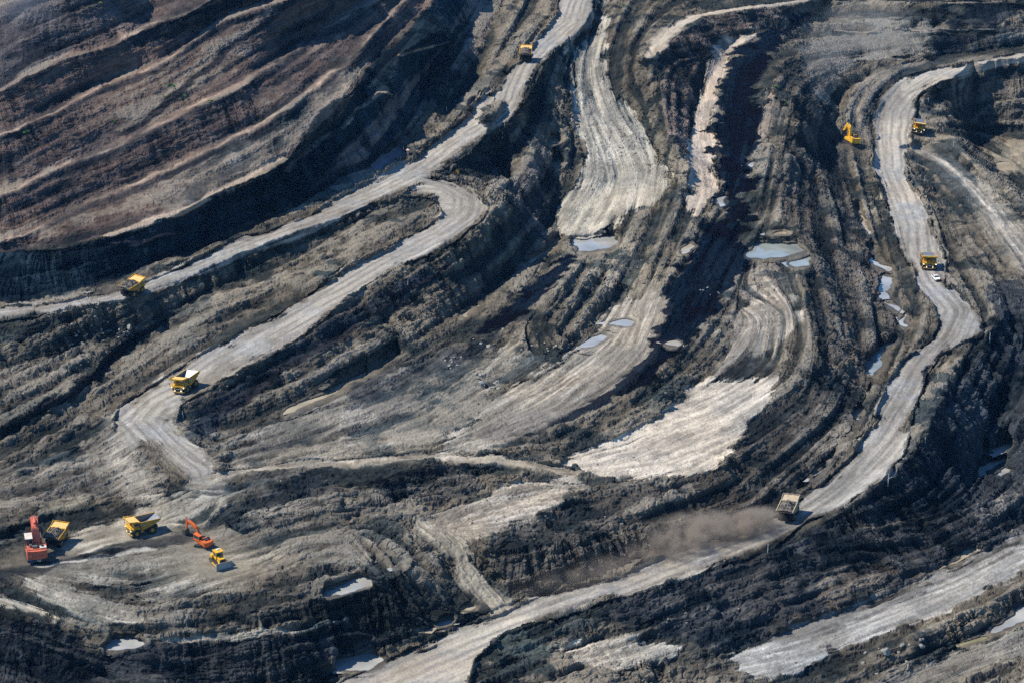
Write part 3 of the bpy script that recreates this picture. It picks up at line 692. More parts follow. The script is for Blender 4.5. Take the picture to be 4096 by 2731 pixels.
# ---------------------------------------------------------------- flow fields and line integral noise
def tangents(X, Y, Z):
    Pu = np.stack([np.gradient(a, axis=1) for a in (X, Y, Z)], -1)
    Pv = np.stack([np.gradient(a, axis=0) for a in (X, Y, Z)], -1)
    return Pu, Pv
Xs, Ys, Zs = [gblur(a, 5) for a in (X, Y, Z)]
Pu, Pv = tangents(Xs, Ys, Zs)
Nn = np.cross(Pu, -Pv); Nn /= np.linalg.norm(Nn, axis=-1, keepdims=True) + 1e-9
Nn[Nn[..., 2] < 0] *= -1
E_ = (Pu * Pu).sum(-1); F_ = (Pu * Pv).sum(-1); G_ = (Pv * Pv).sum(-1)
zu, zv = Pu[..., 2], Pv[..., 2]; det = E_ * G_ - F_ * F_ + 1e-9
fu = -(G_ * zu - F_ * zv) / det; fv = -(E_ * zv - F_ * zu) / det
n_ = np.hypot(fu, fv) + 1e-9; fu = (fu / n_).astype(np.float32); fv = (fv / n_).astype(np.float32)
slope = 1 - Nn[..., 2]

gl = np.tanh(.6 * (.6 * unit(lic(fu, fv, N1, 9)) + .8 * unit(lic(fu, fv, N2, 24))))
gb = np.tanh(.7 * unit(lic(fu, fv, N3, 40)))

# ---------------------------------------------------------------- relief detail
steep = sm(slope, .05, .22)
clod = fbm(X, Y, Z, 6.5, 5, 300, .78)
crack = np.abs(fbm(X, Y, Z, 3.4, 2, 320, .6))
lump = fbm(X, Y, Z, 11., 3, 400, .5, True)
nr_ = np.clip(1 - roads, 0, 1)
calm = np.zeros_like(Z)           # ground trodden flat where machines work
for u_, v_, r_ in ((746, 1556, 9), (572, 2130, 10), (226, 2172, 10), (3154, 2064, 9), (3712, 1070, 9), (3672, 528, 10), (2102, 240, 9), (530, 1176, 9),
                   (814, 2180, 10), (770, 2150, 8), (3404, 574, 9), (147, 2232, 11), (874, 2252, 11), (3744, 1120, 6), (1632, 624, 4)):
    q = np.exp(-(((GU - u_) / sG) ** 2 + ((GV - v_ - 10) / (sG * fG)) ** 2) / (r_ * r_) * 1.1)
    calm = np.maximum(calm, q)
nr_ = nr_ * (1 - .9 * calm); rough *= 1 - .8 * calm
rr = rough * (1 - .4 * mDW)
patch = .55 + .9 * sm(n_big + .5 * n_mid, -.35, .5)
disp = rr * (.9 * clod * patch - .45 * (1 - sm(crack, 0, .16)) * patch + .3 * lump)
cliff = (1 - .6 * sm(slope, .28, .58)) * (.45 + .9 * sm(n_mid, -.35, .35))
flute = (1 - .55 * mLW) * (1 - .5 * mask(PITL, 3).full())
disp += steep * rough * (cliff * flute * (.62 * gl + .8 * gb) + .30 * bd + .12 * tk) + (1 - steep) * nr_ * (trk * .26 * tk * (rough + .25) + .85 * bd * np.clip(rough - .1, 0, 1)) + roads * .07 * tk
jag = bd + .55 * clod + .25 * n_sml
ledge = sm(jag, -.48, -.40) + sm(jag, -.02, .05) + 1.1 * sm(jag, .42, .49)
disp += nr_ * np.clip(rough - .12, 0, 1) * (.36 * (ledge - 1.5) + .24 * (sm(clod, .06, .14) - .4) + .18 * (sm(clod, -.3, -.22) - .8))
crag = np.abs(fbm(X, Y, Z * 1.6, 7., 3, 555))
disp += steep * rough * .9 * (crag - .25) * (1 - .5 * mLW)
strata = fbm(X * .12 + .5 * bd, Y * .12, Z, 3.6, 3, 91)
disp += steep * rough * .36 * (sm(strata, -.05, .03) + sm(strata, .22, .3) - .8) * (1 - .4 * mDW)
disp *= 1 - .9 * wat
core = ((GU > -110) & (GU < 4210) & (GV > -80) & (GV < 2830))
disp = np.where(core, disp, 0)
X = X + Nn[..., 0] * disp; Y = Y + Nn[..., 1] * disp; Z = Z + Nn[..., 2] * disp

# ---------------------------------------------------------------- earth colours: lithology, dampness, wear marks, painted glints and navy shade
lum = 1 + .34 * n_big + .30 * n_mid + .26 * n_sml
hv = steep * (cliff * flute * (.36 * gl + .22 * gb) + (.26 + .12 * mLW) * tk + .12 * bd) + (1 - steep) * nr_ * trk * .58 * tk + roads * (.20 * tk + .20 * bd)
smooth_f = np.clip(rough, .35, 1)
lum = 1 + (lum - 1) * smooth_f + hv
strata = fbm(X * .15, Y * .15, Z, 3.2, 3, 91)
stp = sm(strata, -.04, .04) + sm(strata, .26, .32)
lum += .22 * steep * strata
spk = fbm(X, Y, Z, 2.2, 2, 93, .8)
lum += (.16 + .42 * np.clip(rough, 0, 1)) * spk * (.5 + .8 * np.clip(n_mid + .4, 0, 1))
blk = sm(fbm(Xb * .7, Yb, 0 * Xb + 170, 13., 4, 71, .65), .11, .30) * (1 - roads) * sm(rough, .45, .8) * (1 - .75 * mLW)
dust = sm(fbm(Xb, Yb, 0 * Xb + 80, 22., 5, 61, .6) , .12, .42) * (1 - roads) * (1 - .6 * mLW)
dk = np.clip(.85 * blk + .55 * dust * sm(rough, .2, .7) + .8 * sm(-bd, .12, .75) * nr_ * sm(rough, .2, .6) * (1 - .1 * mLW) + .35 * sm(-gb, .2, .8) * steep, 0, .92)
pale = sm(fbm(Xb, Yb, 0 * Xb + 30, 12., 5, 67, .62), .22, .5) * sm(rough, .3, .8)
lum *= 1 + .75 * pale * (1 - .7 * mDW)
col *= np.clip(lum, .25, 2.2)[..., None]
flat_pale = sm(bd, .25, .85) * (1 - steep) * nr_ * sm(rough, .3, .7) * (1 - mDW) * .62
col += (np.array((.30, .268, .22), np.float32) - col) * (flat_pale * sm(col[..., 1], .04, .09))[..., None]
col *= 1 - dk[..., None] * (1 - np.array((.15, .235, .32), np.float32))  # navy shadow hue painted into the coal-dark patches and bands
blotch = sm(fbm(Xb, Yb, 0 * Xb + 210, 16., 4, 81, .65) + .35 * bd, .02, .42) * sm(col[..., 1], .15, .26) * nr_ * (1 - wat)
col *= 1 - blotch[..., None] * np.array((.30, .29, .27), np.float32)
tint = fbm(Xb, Yb, 0 * Xb + 130, 30., 3, 69)
col[..., 0] *= 1 + .07 * tint; col[..., 2] *= 1 - .09 * tint
scuff_glint = (1 - steep) * sm(tk * trk, .45, .8) * sm(n_mid, -.1, .3)
col += scuff_glint[..., None] * np.array([.10, .095, .085], np.float32) * sm(col[..., :1], .1, .25)  # track scuffs on flats, their glint put into the colour as paler streaks
wet = np.clip(wet + .5 * scuff_glint * (trk > .6), 0, 1)
col = np.clip(col, .0035, .62).astype(np.float32)

# ---------------------------------------------------------------- look-ups for everything that stands on the ground
ZSM = lin(ZB) + bermm
def ground_px(u, v):
    j = np.clip(np.searchsorted(ua, u) - 1, 1, NC - 3); i = np.clip(np.searchsorted(va, v) - 1, 1, NR - 3)
    fx = (u - ua[j]) / (ua[j + 1] - ua[j]); fy = (v - va[i]) / (va[i + 1] - va[i])
    out = []
    for a in (X, Y, Z):
        out.append((a[i, j] * (1 - fx) + a[i, j + 1] * fx) * (1 - fy) + (a[i + 1, j] * (1 - fx) + a[i + 1, j + 1] * fx) * fy)
    return Vector([float(q) for q in out])
def ground_z(x, y, z=0.):
    for _ in range(8):
        u, v = project(x, y, z)
        q = ground_px(float(u), float(v)); z = .5 * z + .5 * (q.z + 0.0)
    return z
# ---------------------------------------------------------------- materials
def mat(name, colr, rough=.6, metal=0., bump=0., bscale=8., vary=.12, vscale=1.5, spec=.4, dirt=0., dirtc=(.16, .13, .10)):
    m = bpy.data.materials.new(name); m.use_nodes = True
    nt = m.node_tree; b = nt.nodes['Principled BSDF']
    b.inputs['Roughness'].default_value = rough; b.inputs['Metallic'].default_value = metal
    b.inputs['Specular IOR Level'].default_value = spec
    tc = nt.nodes.new('ShaderNodeTexCoord')
    n = nt.nodes.new('ShaderNodeTexNoise'); n.inputs['Scale'].default_value = vscale; n.inputs['Detail'].default_value = 5
    nt.links.new(tc.outputs['Object'], n.inputs['Vector'])
    r = nt.nodes.new('ShaderNodeMapRange'); r.inputs[1].default_value = .3; r.inputs[2].default_value = .7
    r.inputs[3].default_value = 1 - vary; r.inputs[4].default_value = 1 + vary
    nt.links.new(n.outputs['Fac'], r.inputs[0])
    mx = nt.nodes.new('ShaderNodeMix'); mx.data_type = 'RGBA'; mx.blend_type = 'MULTIPLY'; mx.inputs[0].default_value = 1
    mx.inputs[6].default_value = (*colr, 1); nt.links.new(r.outputs[0], mx.inputs[7])
    out = mx.outputs[2]
    if dirt:
        n2 = nt.nodes.new('ShaderNodeTexNoise'); n2.inputs['Scale'].default_value = .9; n2.inputs['Detail'].default_value = 7
        nt.links.new(tc.outputs['Object'], n2.inputs['Vector'])
        r2 = nt.nodes.new('ShaderNodeMapRange'); r2.inputs[1].default_value = .45; r2.inputs[2].default_value = .75
        r2.inputs[3].default_value = 0; r2.inputs[4].default_value = dirt
        nt.links.new(n2.outputs['Fac'], r2.inputs[0])
        m2 = nt.nodes.new('ShaderNodeMix'); m2.data_type = 'RGBA'; nt.links.new(r2.outputs[0], m2.inputs[0])
        nt.links.new(out, m2.inputs[6]); m2.inputs[7].default_value = (*dirtc, 1); out = m2.outputs[2]
    nt.links.new(out, b.inputs['Base Color'])
    if bump:
        n3 = nt.nodes.new('ShaderNodeTexNoise'); n3.inputs['Scale'].default_value = bscale; n3.inputs['Detail'].default_value = 8
        nt.links.new(tc.outputs['Object'], n3.inputs['Vector'])
        bp = nt.nodes.new('ShaderNodeBump'); bp.inputs['Strength'].default_value = bump; bp.inputs['Distance'].default_value = .2
        nt.links.new(n3.outputs['Fac'], bp.inputs['Height']); nt.links.new(bp.outputs[0], b.inputs['Normal'])
    return m

def earth_mat():
    m = bpy.data.materials.new('earth'); m.use_nodes = True
    nt = m.node_tree; b = nt.nodes['Principled BSDF']; b.inputs['Specular IOR Level'].default_value = 0
    at = nt.nodes.new('ShaderNodeAttribute'); at.attribute_name = 'Col'
    tc = nt.nodes.new('ShaderNodeTexCoord')
    n = nt.nodes.new('ShaderNodeTexNoise'); n.inputs['Scale'].default_value = 1.3; n.inputs['Detail'].default_value = 8; n.inputs['Roughness'].default_value = .78
    nt.links.new(tc.outputs['Object'], n.inputs['Vector'])
    r = nt.nodes.new('ShaderNodeMapRange'); r.inputs[1].default_value = .28; r.inputs[2].default_value = .72
    r.inputs[3].default_value = .62; r.inputs[4].default_value = 1.4
    nt.links.new(n.outputs['Fac'], r.inputs[0])
    mx = nt.nodes.new('ShaderNodeMix'); mx.data_type = 'RGBA'; mx.blend_type = 'MULTIPLY'; mx.inputs[0].default_value = 1
    nt.links.new(at.outputs['Color'], mx.inputs[6]); nt.links.new(r.outputs[0], mx.inputs[7])
    nt.links.new(mx.outputs[2], b.inputs['Base Color'])
    r2 = nt.nodes.new('ShaderNodeMapRange'); r2.inputs[3].default_value = .92; r2.inputs[4].default_value = .35
    r5 = nt.nodes.new('ShaderNodeMapRange'); r5.inputs[3].default_value = 0.; r5.inputs[4].default_value = .5
    nt.links.new(at.outputs['Alpha'], r5.inputs[0]); nt.links.new(r5.outputs[0], b.inputs['Specular IOR Level'])
    nt.links.new(at.outputs['Alpha'], r2.inputs[0]); nt.links.new(r2.outputs[0], b.inputs['Roughness'])
    bp = nt.nodes.new('ShaderNodeBump'); bp.inputs['Strength'].default_value = .8; bp.inputs['Distance'].default_value = .4
    nt.links.new(n.outputs['Fac'], bp.inputs['Height']); nt.links.new(bp.outputs[0], b.inputs['Normal'])
    return m

M = dict(
    earth=earth_mat(),
    yellow=mat('yellow_paint', (.76, .42, .025), .5, 0, dirt=.62, dirtc=(.24, .15, .05)),
    yellow_worn=mat('worn_yellow_paint', (.50, .27, .035), .6, dirt=.7, dirtc=(.2, .14, .075)),
    cream=mat('dusty_yellow_plate', (.72, .47, .16), .6, dirt=.4, dirtc=(.55, .45, .32)),
    orange=mat('orange_paint', (.66, .135, .025), .5, dirt=.4, dirtc=(.22, .11, .06)),
    red=mat('faded_red_paint', (.55, .125, .07), .6, dirt=.5, dirtc=(.36, .16, .11)),
    black=mat('black_steel', (.022, .024, .028), .6), tyre=mat('tyre_rubber', (.02, .021, .024), .85, bump=.4, bscale=5, dirt=.5, dirtc=(.07, .062, .055)),
    steel=mat('worn_grey_steel', (.20, .21, .22), .45, .5, dirt=.5), bed=mat('polished_bed_steel', (.36, .38, .40), .35, .6, dirt=.4),
    track=mat('muddy_track_steel', (.06, .055, .05), .75, .2, bump=.5, dirt=.8, dirtc=(.15, .13, .105)),
    glass=mat('cab_glass', (.02, .06, .07), .08, spec=.8), white=mat('white_paint', (.8, .8, .79), .4), pale=mat('pale_dusty_roof', (.62, .57, .50), .7, dirt=.4),
    blade=mat('scoured_blade_steel', (.34, .36, .39), .4, .1, dirt=.4),
    rock=mat('shot_rock', (.135, .118, .10), .9, bump=.8, bscale=3, vary=.45, vscale=1.2),
    boulder=mat('grey_boulder', (.26, .25, .225), .9, bump=.5, bscale=4, vary=.3),
    teal=mat('teal_number_plate', (.03, .22, .27), .5), blue=mat('blue_plate', (.02, .05, .3), .5), chrome=mat('bright_rod', (.75, .78, .8), .2, .9),
    rust=mat('rusty_brown_wall', (.26, .09, .06), .8, dirt=.5), roofp=mat('pale_pink_roof', (.72, .48, .38), .7),
    leaf=mat('fresh_leaf', (.06, .20, .035), .7, vary=.4), leaf2=mat('yellowish_leaf', (.22, .26, .04), .7, vary=.3), stem=mat('stem', (.08, .06, .03), .8),
    pole=mat('white_marker_paint', (.72, .76, .74), .5), sign=mat('sign_yellow', (.85, .42, .01), .5),
)
def lamp_mat():
    m = bpy.data.materials.new('lit_headlamp'); m.use_nodes = True
    b = m.node_tree.nodes['Principled BSDF']; b.inputs['Base Color'].default_value = (.9, .9, .88, 1)
    b.inputs['Emission Color'].default_value = (1, .97, .9, 1); b.inputs['Emission Strength'].default_value = 2.5
    return m
M['lamp'] = lamp_mat()
def water_mat(name, c):
    m = mat(name, c, .07, spec=.9, vary=.28, vscale=.09)
    nt = m.node_tree; b = nt.nodes['Principled BSDF']; b.inputs['IOR'].default_value = 1.33
    tc = nt.nodes['Texture Coordinate'] if 'Texture Coordinate' in nt.nodes else nt.nodes.new('ShaderNodeTexCoord')
    n = nt.nodes.new('ShaderNodeTexNoise'); n.inputs['Scale'].default_value = 1.6
    bp = nt.nodes.new('ShaderNodeBump'); bp.inputs['Strength'].default_value = .04; bp.inputs['Distance'].default_value = .1
    nt.links.new(tc.outputs['Object'], n.inputs['Vector']); nt.links.new(n.outputs['Fac'], bp.inputs['Height']); nt.links.new(bp.outputs[0], b.inputs['Normal'])
    return m
WM = [water_mat('silty_water', (.33, .33, .32)), water_mat('muddy_water', (.36, .31, .23)), water_mat('algae_water', (.24, .225, .13)), water_mat('teal_pond_water', (.25, .275, .265))]

# ---------------------------------------------------------------- ground and road meshes
def sheet(name, faces, V, C):
    used = np.zeros(len(V), bool); used[faces.ravel()] = True
    remap = np.cumsum(used) - 1
    f = remap[faces].astype(np.int32); v = V[used].astype(np.float32); c = C[used].astype(np.float32)
    me = bpy.data.meshes.new(name)
    me.vertices.add(len(v)); me.vertices.foreach_set('co', v.ravel())
    me.loops.add(f.size); me.loops.foreach_set('vertex_index', f.ravel())
    me.polygons.add(len(f)); me.polygons.foreach_set('loop_start', np.arange(0, f.size, 4, dtype=np.int32))
    me.polygons.foreach_set('use_smooth', np.full(len(f), name == 'road'))
    me.update(calc_edges=True)
    at = me.attributes.new('Col', 'FLOAT_COLOR', 'POINT'); at.data.foreach_set('color', c.ravel())
    me.materials.append(M['earth'])
    o = bpy.data.objects.new(name, me); COL.objects.link(o); o['kind'] = 'structure'
    return o
idx = np.arange(NR * NC).reshape(NR, NC)
F4 = np.stack([idx[:-1, :-1], idx[1:, :-1], idx[1:, 1:], idx[:-1, 1:]], -1).reshape(-1, 4)
VV = np.stack([X, Y, Z], -1).reshape(-1, 3); CC = np.concatenate([col, wet[..., None]], -1).reshape(-1, 4)
rid = np.zeros((NR, NC), np.int8)
rm = [mA, mB, mR, np.maximum(mD, 0) * .99, mN * .98, mT * .97, mC * .96]
for k, m in enumerate(rm): rid[(m > .5) & (rid == 0)] = k + 1
fr = rid[:-1, :-1].ravel()
sheet('ground', F4[fr == 0], VV, CC)
for k in range(len(rm)):
    if (fr == k + 1).sum(): sheet('road', F4[fr == k + 1], VV, CC)

for (wp, _, kind, _), wz in zip(WATER, WZ):
    pts = np.array([[float(q) for q in p.split(',')] for p in wp.split()])
    c = pts.mean(0); s, f = scale_at(c[1])
    d = pts - c; n = np.hypot(d[:, 0], d[:, 1])[:, None] + 1e-6
    pts = pts + d / n * np.array([2.2 * s, 2.6 * s * f])
    bm = bmesh.new(); vs = []
    for u, v in pts:
        x, y, z = world(u, v, wz); vs.append(bm.verts.new((float(x), float(y), wz)))
    fc = bm.faces.new(vs); fc.normal_update()
    if fc.normal.z < 0: fc.normal_flip()
    bmesh.ops.triangulate(bm, faces=bm.faces[:])
    me = bpy.data.meshes.new('water'); bm.to_mesh(me); bm.free(); me.materials.append(WM[kind])
    o = bpy.data.objects.new('water', me); COL.objects.link(o); o['kind'] = 'structure'
# ---------------------------------------------------------------- mesh kit
class MB:
    def __init__(self): self.bm = bmesh.new()
    def box(self, x0, x1, y0, y1, z0, z1, bev=0.):
        r = bmesh.ops.create_cube(self.bm, size=1)
        for v in r['verts']:
            v.co = Vector((x0 if v.co.x < 0 else x1, y0 if v.co.y < 0 else y1, z0 if v.co.z < 0 else z1))
        if bev:
            es = list({e for v in r['verts'] for e in v.link_edges})
            bmesh.ops.bevel(self.bm, geom=es, offset=bev, segments=2, affect='EDGES', profile=.6)
        return self
    def prism(self, prof, y0, y1, axis='y', bev=0.):
        f = {'y': lambda a, b, c: (a, c, b), 'x': lambda a, b, c: (c, a, b), 'z': lambda a, b, c: (a, b, c)}[axis]
        A = [self.bm.verts.new(f(a, b, y0)) for a, b in prof]; B = [self.bm.verts.new(f(a, b, y1)) for a, b in prof]
        n = len(prof); fs = [self.bm.faces.new(A), self.bm.faces.new(B[::-1])]
        for i in range(n): fs.append(self.bm.faces.new((A[(i + 1) % n], A[i], B[i], B[(i + 1) % n])))
        if bev:
            bmesh.ops.bevel(self.bm, geom=list({e for q in fs for e in q.edges}), offset=bev, segments=2, affect='EDGES')
        return self
    def cyl(self, p, q, r, r2=None, seg=16):
        p, q = Vector(p), Vector(q); d = q - p
        mtx = Matrix.Translation((p + q) / 2) @ d.to_track_quat('Z', 'Y').to_matrix().to_4x4()
        bmesh.ops.create_cone(self.bm, cap_ends=True, segments=seg, radius1=r, radius2=r if r2 is None else r2, depth=d.length, matrix=mtx)
        return self
    def ring(self, prof, cy, cx, cz, seg=28):
        """lathe of (radius, y) about a y axis"""
        rows = []
        for k in range(seg):
            a = 2 * math.pi * k / seg
            rows.append([self.bm.verts.new((cx + r * math.cos(a), cy + y, cz + r * math.sin(a))) for r, y in prof])
        for k in range(seg):
            a, b = rows[k], rows[(k + 1) % seg]
            for i in range(len(prof) - 1): self.bm.faces.new((a[i], a[i + 1], b[i + 1], b[i]))
        return self
    def beam(self, p, q, w, h):
        p, q = Vector(p), Vector(q); d = q - p
        x = d.normalized(); y = Vector((0, 1, 0)); y = (y - x * y.dot(x)).normalized() if abs(x.y) < .99 else Vector((1, 0, 0)); z = x.cross(y)
        r = bmesh.ops.create_cube(self.bm, size=1)
        for v in r['verts']: v.co = (p + q) / 2 + x * v.co.x * d.length + y * v.co.y * w + z * v.co.z * h
        return self
    def make(self, name, m, parent=None, smooth=False):
        bmesh.ops.recalc_face_normals(self.bm, faces=self.bm.faces[:])
        me = bpy.data.meshes.new(name); self.bm.to_mesh(me); self.bm.free()
        if smooth: me.polygons.foreach_set('use_smooth', [True] * len(me.polygons))
        me.materials.append(M[m] if isinstance(m, str) else m)
        o = bpy.data.objects.new(name, me); COL.objects.link(o)
        if parent: o.parent = parent
        return o
def thing(name, label, cat, group=None):
    o = bpy.data.objects.new(name, None); COL.objects.link(o); o.empty_display_size = .5
    return tag(o, label, cat, group)
def tag(o, label, cat, group=None):
    o['label'] = label; o['category'] = cat
    if group: o['group'] = group
    return o
def kids(o): return [c for c in bpy.data.objects if c.parent == o]
def copy_tree(o, parent=None):
    c = o.copy(); COL.objects.link(c)
    if parent: c.parent = parent
    for k in kids(o): copy_tree(k, c)
    return c
def text_mesh(name, txt, size, m, parent, mtx):
    cu = bpy.data.curves.new('lettering', 'FONT'); cu.body = txt; cu.size = size; cu.extrude = .01; cu.align_x = 'CENTER'; cu.align_y = 'CENTER'
    t = bpy.data.objects.new('lettering', cu); COL.objects.link(t)
    bpy.context.view_layer.update()
    me = bpy.data.meshes.new_from_object(t.evaluated_get(bpy.context.evaluated_depsgraph_get()))
    bpy.data.objects.remove(t); bpy.data.curves.remove(cu)
    me.name = name; me.transform(mtx); me.materials.clear(); me.materials.append(M[m])
    o = bpy.data.objects.new(name, me); COL.objects.link(o); o.parent = parent
    return o

def seat(o, u, v, heading, half=2.4, lift=0.):
    """stand a machine on the ground: heading (x, y), pitched and rolled to the slope"""
    c = ground_px(u, v); h = Vector((heading[0], heading[1], 0)).normalized(); s = Vector((-h.y, h.x, 0))
    zf = ground_z(c.x + h.x * half, c.y + h.y * half, c.z); zb = ground_z(c.x - h.x * half, c.y - h.y * half, c.z)
    zl = ground_z(c.x + s.x * 2, c.y + s.y * 2, c.z); zr = ground_z(c.x - s.x * 2, c.y - s.y * 2, c.z)
    X_ = Vector((h.x, h.y, max(-.16, min(.16, (zf - zb) / (2 * half))))).normalized()
    Y_ = Vector((s.x, s.y, max(-.12, min(.12, (zl - zr) / 4)))); Y_ = (Y_ - X_ * Y_.dot(X_)).normalized(); Z_ = X_.cross(Y_)
    c.z = (c.z + zf + zb + zl + zr) / 5 + lift
    o.matrix_world = Matrix.Translation(c) @ Matrix((X_, Y_, Z_)).transposed().to_4x4()
    return c

# ---------------------------------------------------------------- rigid haul truck (front +x, 10.3 m long)
def haul_truck():
    t = thing('haul_truck', '', 'dump truck')
    b = MB()
    for s in (-1, 1): b.box(-4.3, 3.6, s * .75 - .22, s * .75 + .22, 1.15, 1.75, .04)
    b.box(-3.0, -2.0, -1.9, 1.9, 1.0, 1.6, .1).box(2.5, 3.1, -1.9, 1.9, 1.05, 1.5, .1).box(-1.6, 1.6, -1.2, 1.2, 1.0, 1.9, .1)
    b.cyl((.4, -.95, 1.5), (-1.2, -.75, 2.7), .2).cyl((.4, .95, 1.5), (-1.2, .75, 2.7), .2).box(-4.6, -3.9, -1.0, 1.0, 1.2, 1.9)
    b.make('chassis', 'black', t)
    for s in (-1, 1):
        MB().cyl((.55, s * 1.9, 1.5), (1.5, s * 1.9, 1.5), .45, seg=14).make('fuel_tank', 'yellow_worn', t)
    b = MB().box(1.9, 4.35, -1.25, 1.25, 1.75, 3.02, .06)
    for s in (-1, 1):
        b.box(4.2, 4.62, s * 1.18 - .3, s * 1.18 + .3, 1.0, 3.0, .05)
        b.box(3.5, 4.5, s * 2.05 - .62, s * 2.05 + .62, 2.35, 3.0, .08)
        b.prism([(1.6, 2.9), (4.2, 2.9), (4.2, 3.02), (1.6, 3.02)], s * 1.3, s * 2.66)
        b.prism([(4.1, 2.3), (4.3, 2.3), (3.2, 3.0), (1.9, 3.0), (1.5, 2.5), (1.7, 2.45), (2.1, 2.85), (3.1, 2.85)], s * 1.5, s * 2.6)
    b.box(4.15, 4.58, -2.3, 2.3, .92, 1.14, .05)
    b.make('engine_cowl', 'yellow', t)
    MB().box(1.5, 4.66, -2.68, 2.68, 3.03, 3.17, .03).box(4.5, 4.68, -2.66, 2.66, 2.86, 3.028, .02).make('front_deck', 'yellow', t)
    g = MB().box(4.3, 4.5, -.86, .86, 1.15, 2.86, .02)
    for k in range(7): g.box(4.5, 4.55, -.82, .82, 1.35 + k * .2, 1.42 + k * .2)
    g = g.make('radiator_grille', 'black', t)
    pl = MB().box(4.555, 4.575, -.62, .62, 1.92, 2.32)
    pl = pl.make('fleet_plate', 'steel', g)
    q = MB()
    for yy in (-.48, -.3, -.02, .2, .42): q.box(4.578, 4.586, yy - .07, yy + .07, 1.99, 2.25)
    q.make('lettering', 'pale', g)
    MB().box(4.3, 4.62, -1.1, 1.1, .7, .9, .03).make('bumper', 'steel', t)
    for s in (-1, 1):
        for zz, yy in ((2.62, 2.3), (1.5, 1.2)):
            MB().cyl((4.5, s * yy, zz), (4.66, s * yy, zz), .15, seg=12).make('headlight', 'lamp', t)
    b = MB().box(1.75, 3.35, .75, .83, 3.17, 4.62).box(1.75, 1.83, .75, 2.35, 3.17, 4.62).box(1.75, 3.4, 2.27, 2.35, 3.17, 3.75).box(3.3, 3.4, .75, 2.35, 3.17, 3.72)
    for x_, y_ in ((1.79, .79), (1.79, 2.31), (3.35, .79), (3.35, 2.31)): b.box(x_ - .07, x_ + .07, y_ - .07, y_ + .07, 3.17, 4.7)
    b.box(1.7, 3.5, .7, 2.4, 4.62, 4.72, .03)
    cab = b.make('cab', 'yellow_worn', t)
    w_ = MB().box(3.36, 3.39, .84, 2.26, 3.74, 4.6).box(1.86, 3.28, 2.3, 2.33, 3.78, 4.6).box(1.84, 3.26, .77, .8, 3.78, 4.6)
    w_.make('cab_window', 'glass', cab)
    MB().box(1.9, 3.2, -2.2, -1.0, 3.17, 4.05, .08).box(2.1, 3.1, -.6, .3, 3.17, 3.8, .06).make('air_cleaner', 'yellow_worn', t)
    b = MB()
    for s in (-1, 1):
        for x_ in (4.5, 3.6): b.cyl((x_, s * 2.6, 3.17), (x_, s * 2.6, 4.1), .035, seg=6)
        for z_ in (3.65, 4.1): b.cyl((4.5, s * 2.6, z_), (3.6, s * 2.6, z_), .03, seg=6)
    for z_ in (3.65, 4.1): b.cyl((4.5, -2.6, z_), (4.5, 2.6, z_), .03, seg=6)
    b.cyl((4.5, 0, 3.17), (4.5, 0, 4.1), .035, seg=6).make('handrail', 'yellow', t)
    for s in (-1, 1):
        b = MB()
        b.cyl((4.66, s * 1.55 - .25, .8), (4.72, s * 1.55 - .25, 3.1), .03, seg=6).cyl((4.66, s * 1.55 + .25, .8), (4.72, s * 1.55 + .25, 3.1), .03, seg=6)
        for k in range(7): b.cyl((4.68, s * 1.55 - .25, .9 + k * .32), (4.68, s * 1.55 + .25, .9 + k * .32), .025, seg=6)
        b.make('ladder', 'steel', t)
    for s in (-1, 1):
        MB().cyl((4.3, s * 2.62, 3.6), (4.5, s * 3.05, 3.75), .03, seg=6).box(4.45, 4.52, s * 3.05 - .16, s * 3.05 + .16, 3.4, 4.0).make('mirror', 'black', t)
    # dump body
    b = MB()
    side = [(1.35, 4.82), (-5.25, 4.62), (-5.25, 4.22), (-2.6, 3.0), (1.02, 2.12)]
    for s in (-1, 1):
        b.prism(side, s * 2.62, s * 2.74)
        b.prism([(1.4, 4.70), (-5.3, 4.50), (-5.3, 4.66), (1.4, 4.86)], s * 2.56, s * 2.82)
        for k in range(6):
            x_ = .55 - k * 1.0; zt = 4.74 - .03 * k; zb_ = 2.3 + max(0, k - .6) * .30
            b.box(x_ - .09, x_ + .09, s * 2.80 - .07, s * 2.80 + .07, zb_, zt - .1)
    b.prism([(1.02, 2.12), (1.35, 4.80), (1.5, 4.80), (1.17, 2.06)], -2.62, 2.62)
    body = b.make('dump_body', 'yellow_worn', t)
    MB().prism([(1.05, 2.1), (-2.6, 2.98), (-5.3, 4.25), (-5.3, 4.37), (-2.6, 3.12), (1.05, 2.26)], -2.61, 2.61).make('bed_floor', 'bed', body)
    for s in (-1, 1): MB().prism([(1.2, 4.7), (-5.2, 4.5), (-5.2, 4.38), (-2.6, 3.13), (1.0, 2.28)], s * 2.58, s * 2.615).make('bed_liner', 'steel', body)
    cn = MB().prism([(1.36, 4.80), (4.75, 5.22), (4.75, 5.34), (1.36, 4.94)], -2.75, 2.75)
    cn.prism([(4.66, 5.34), (4.78, 5.34), (4.78, 5.74), (4.66, 5.74)], -2.75, 2.75)
    for s in (-1, 1): cn.prism([(1.5, 4.96), (4.66, 5.345), (4.66, 5.74), (2.4, 5.35)], s * 2.64, s * 2.75)
    for y_ in (-1.6, 0, 1.6): cn.prism([(1.3, 4.5), (4.6, 5.06), (4.6, 5.2), (1.3, 4.8)], y_ - .1, y_ + .1)
    can = cn.make('canopy', 'yellow', body)
    MB().prism([(1.7, 4.985), (4.6, 5.33), (4.6, 5.345), (1.7, 5.0)], -2.55, 2.55).make('canopy_plate', 'cream', can)
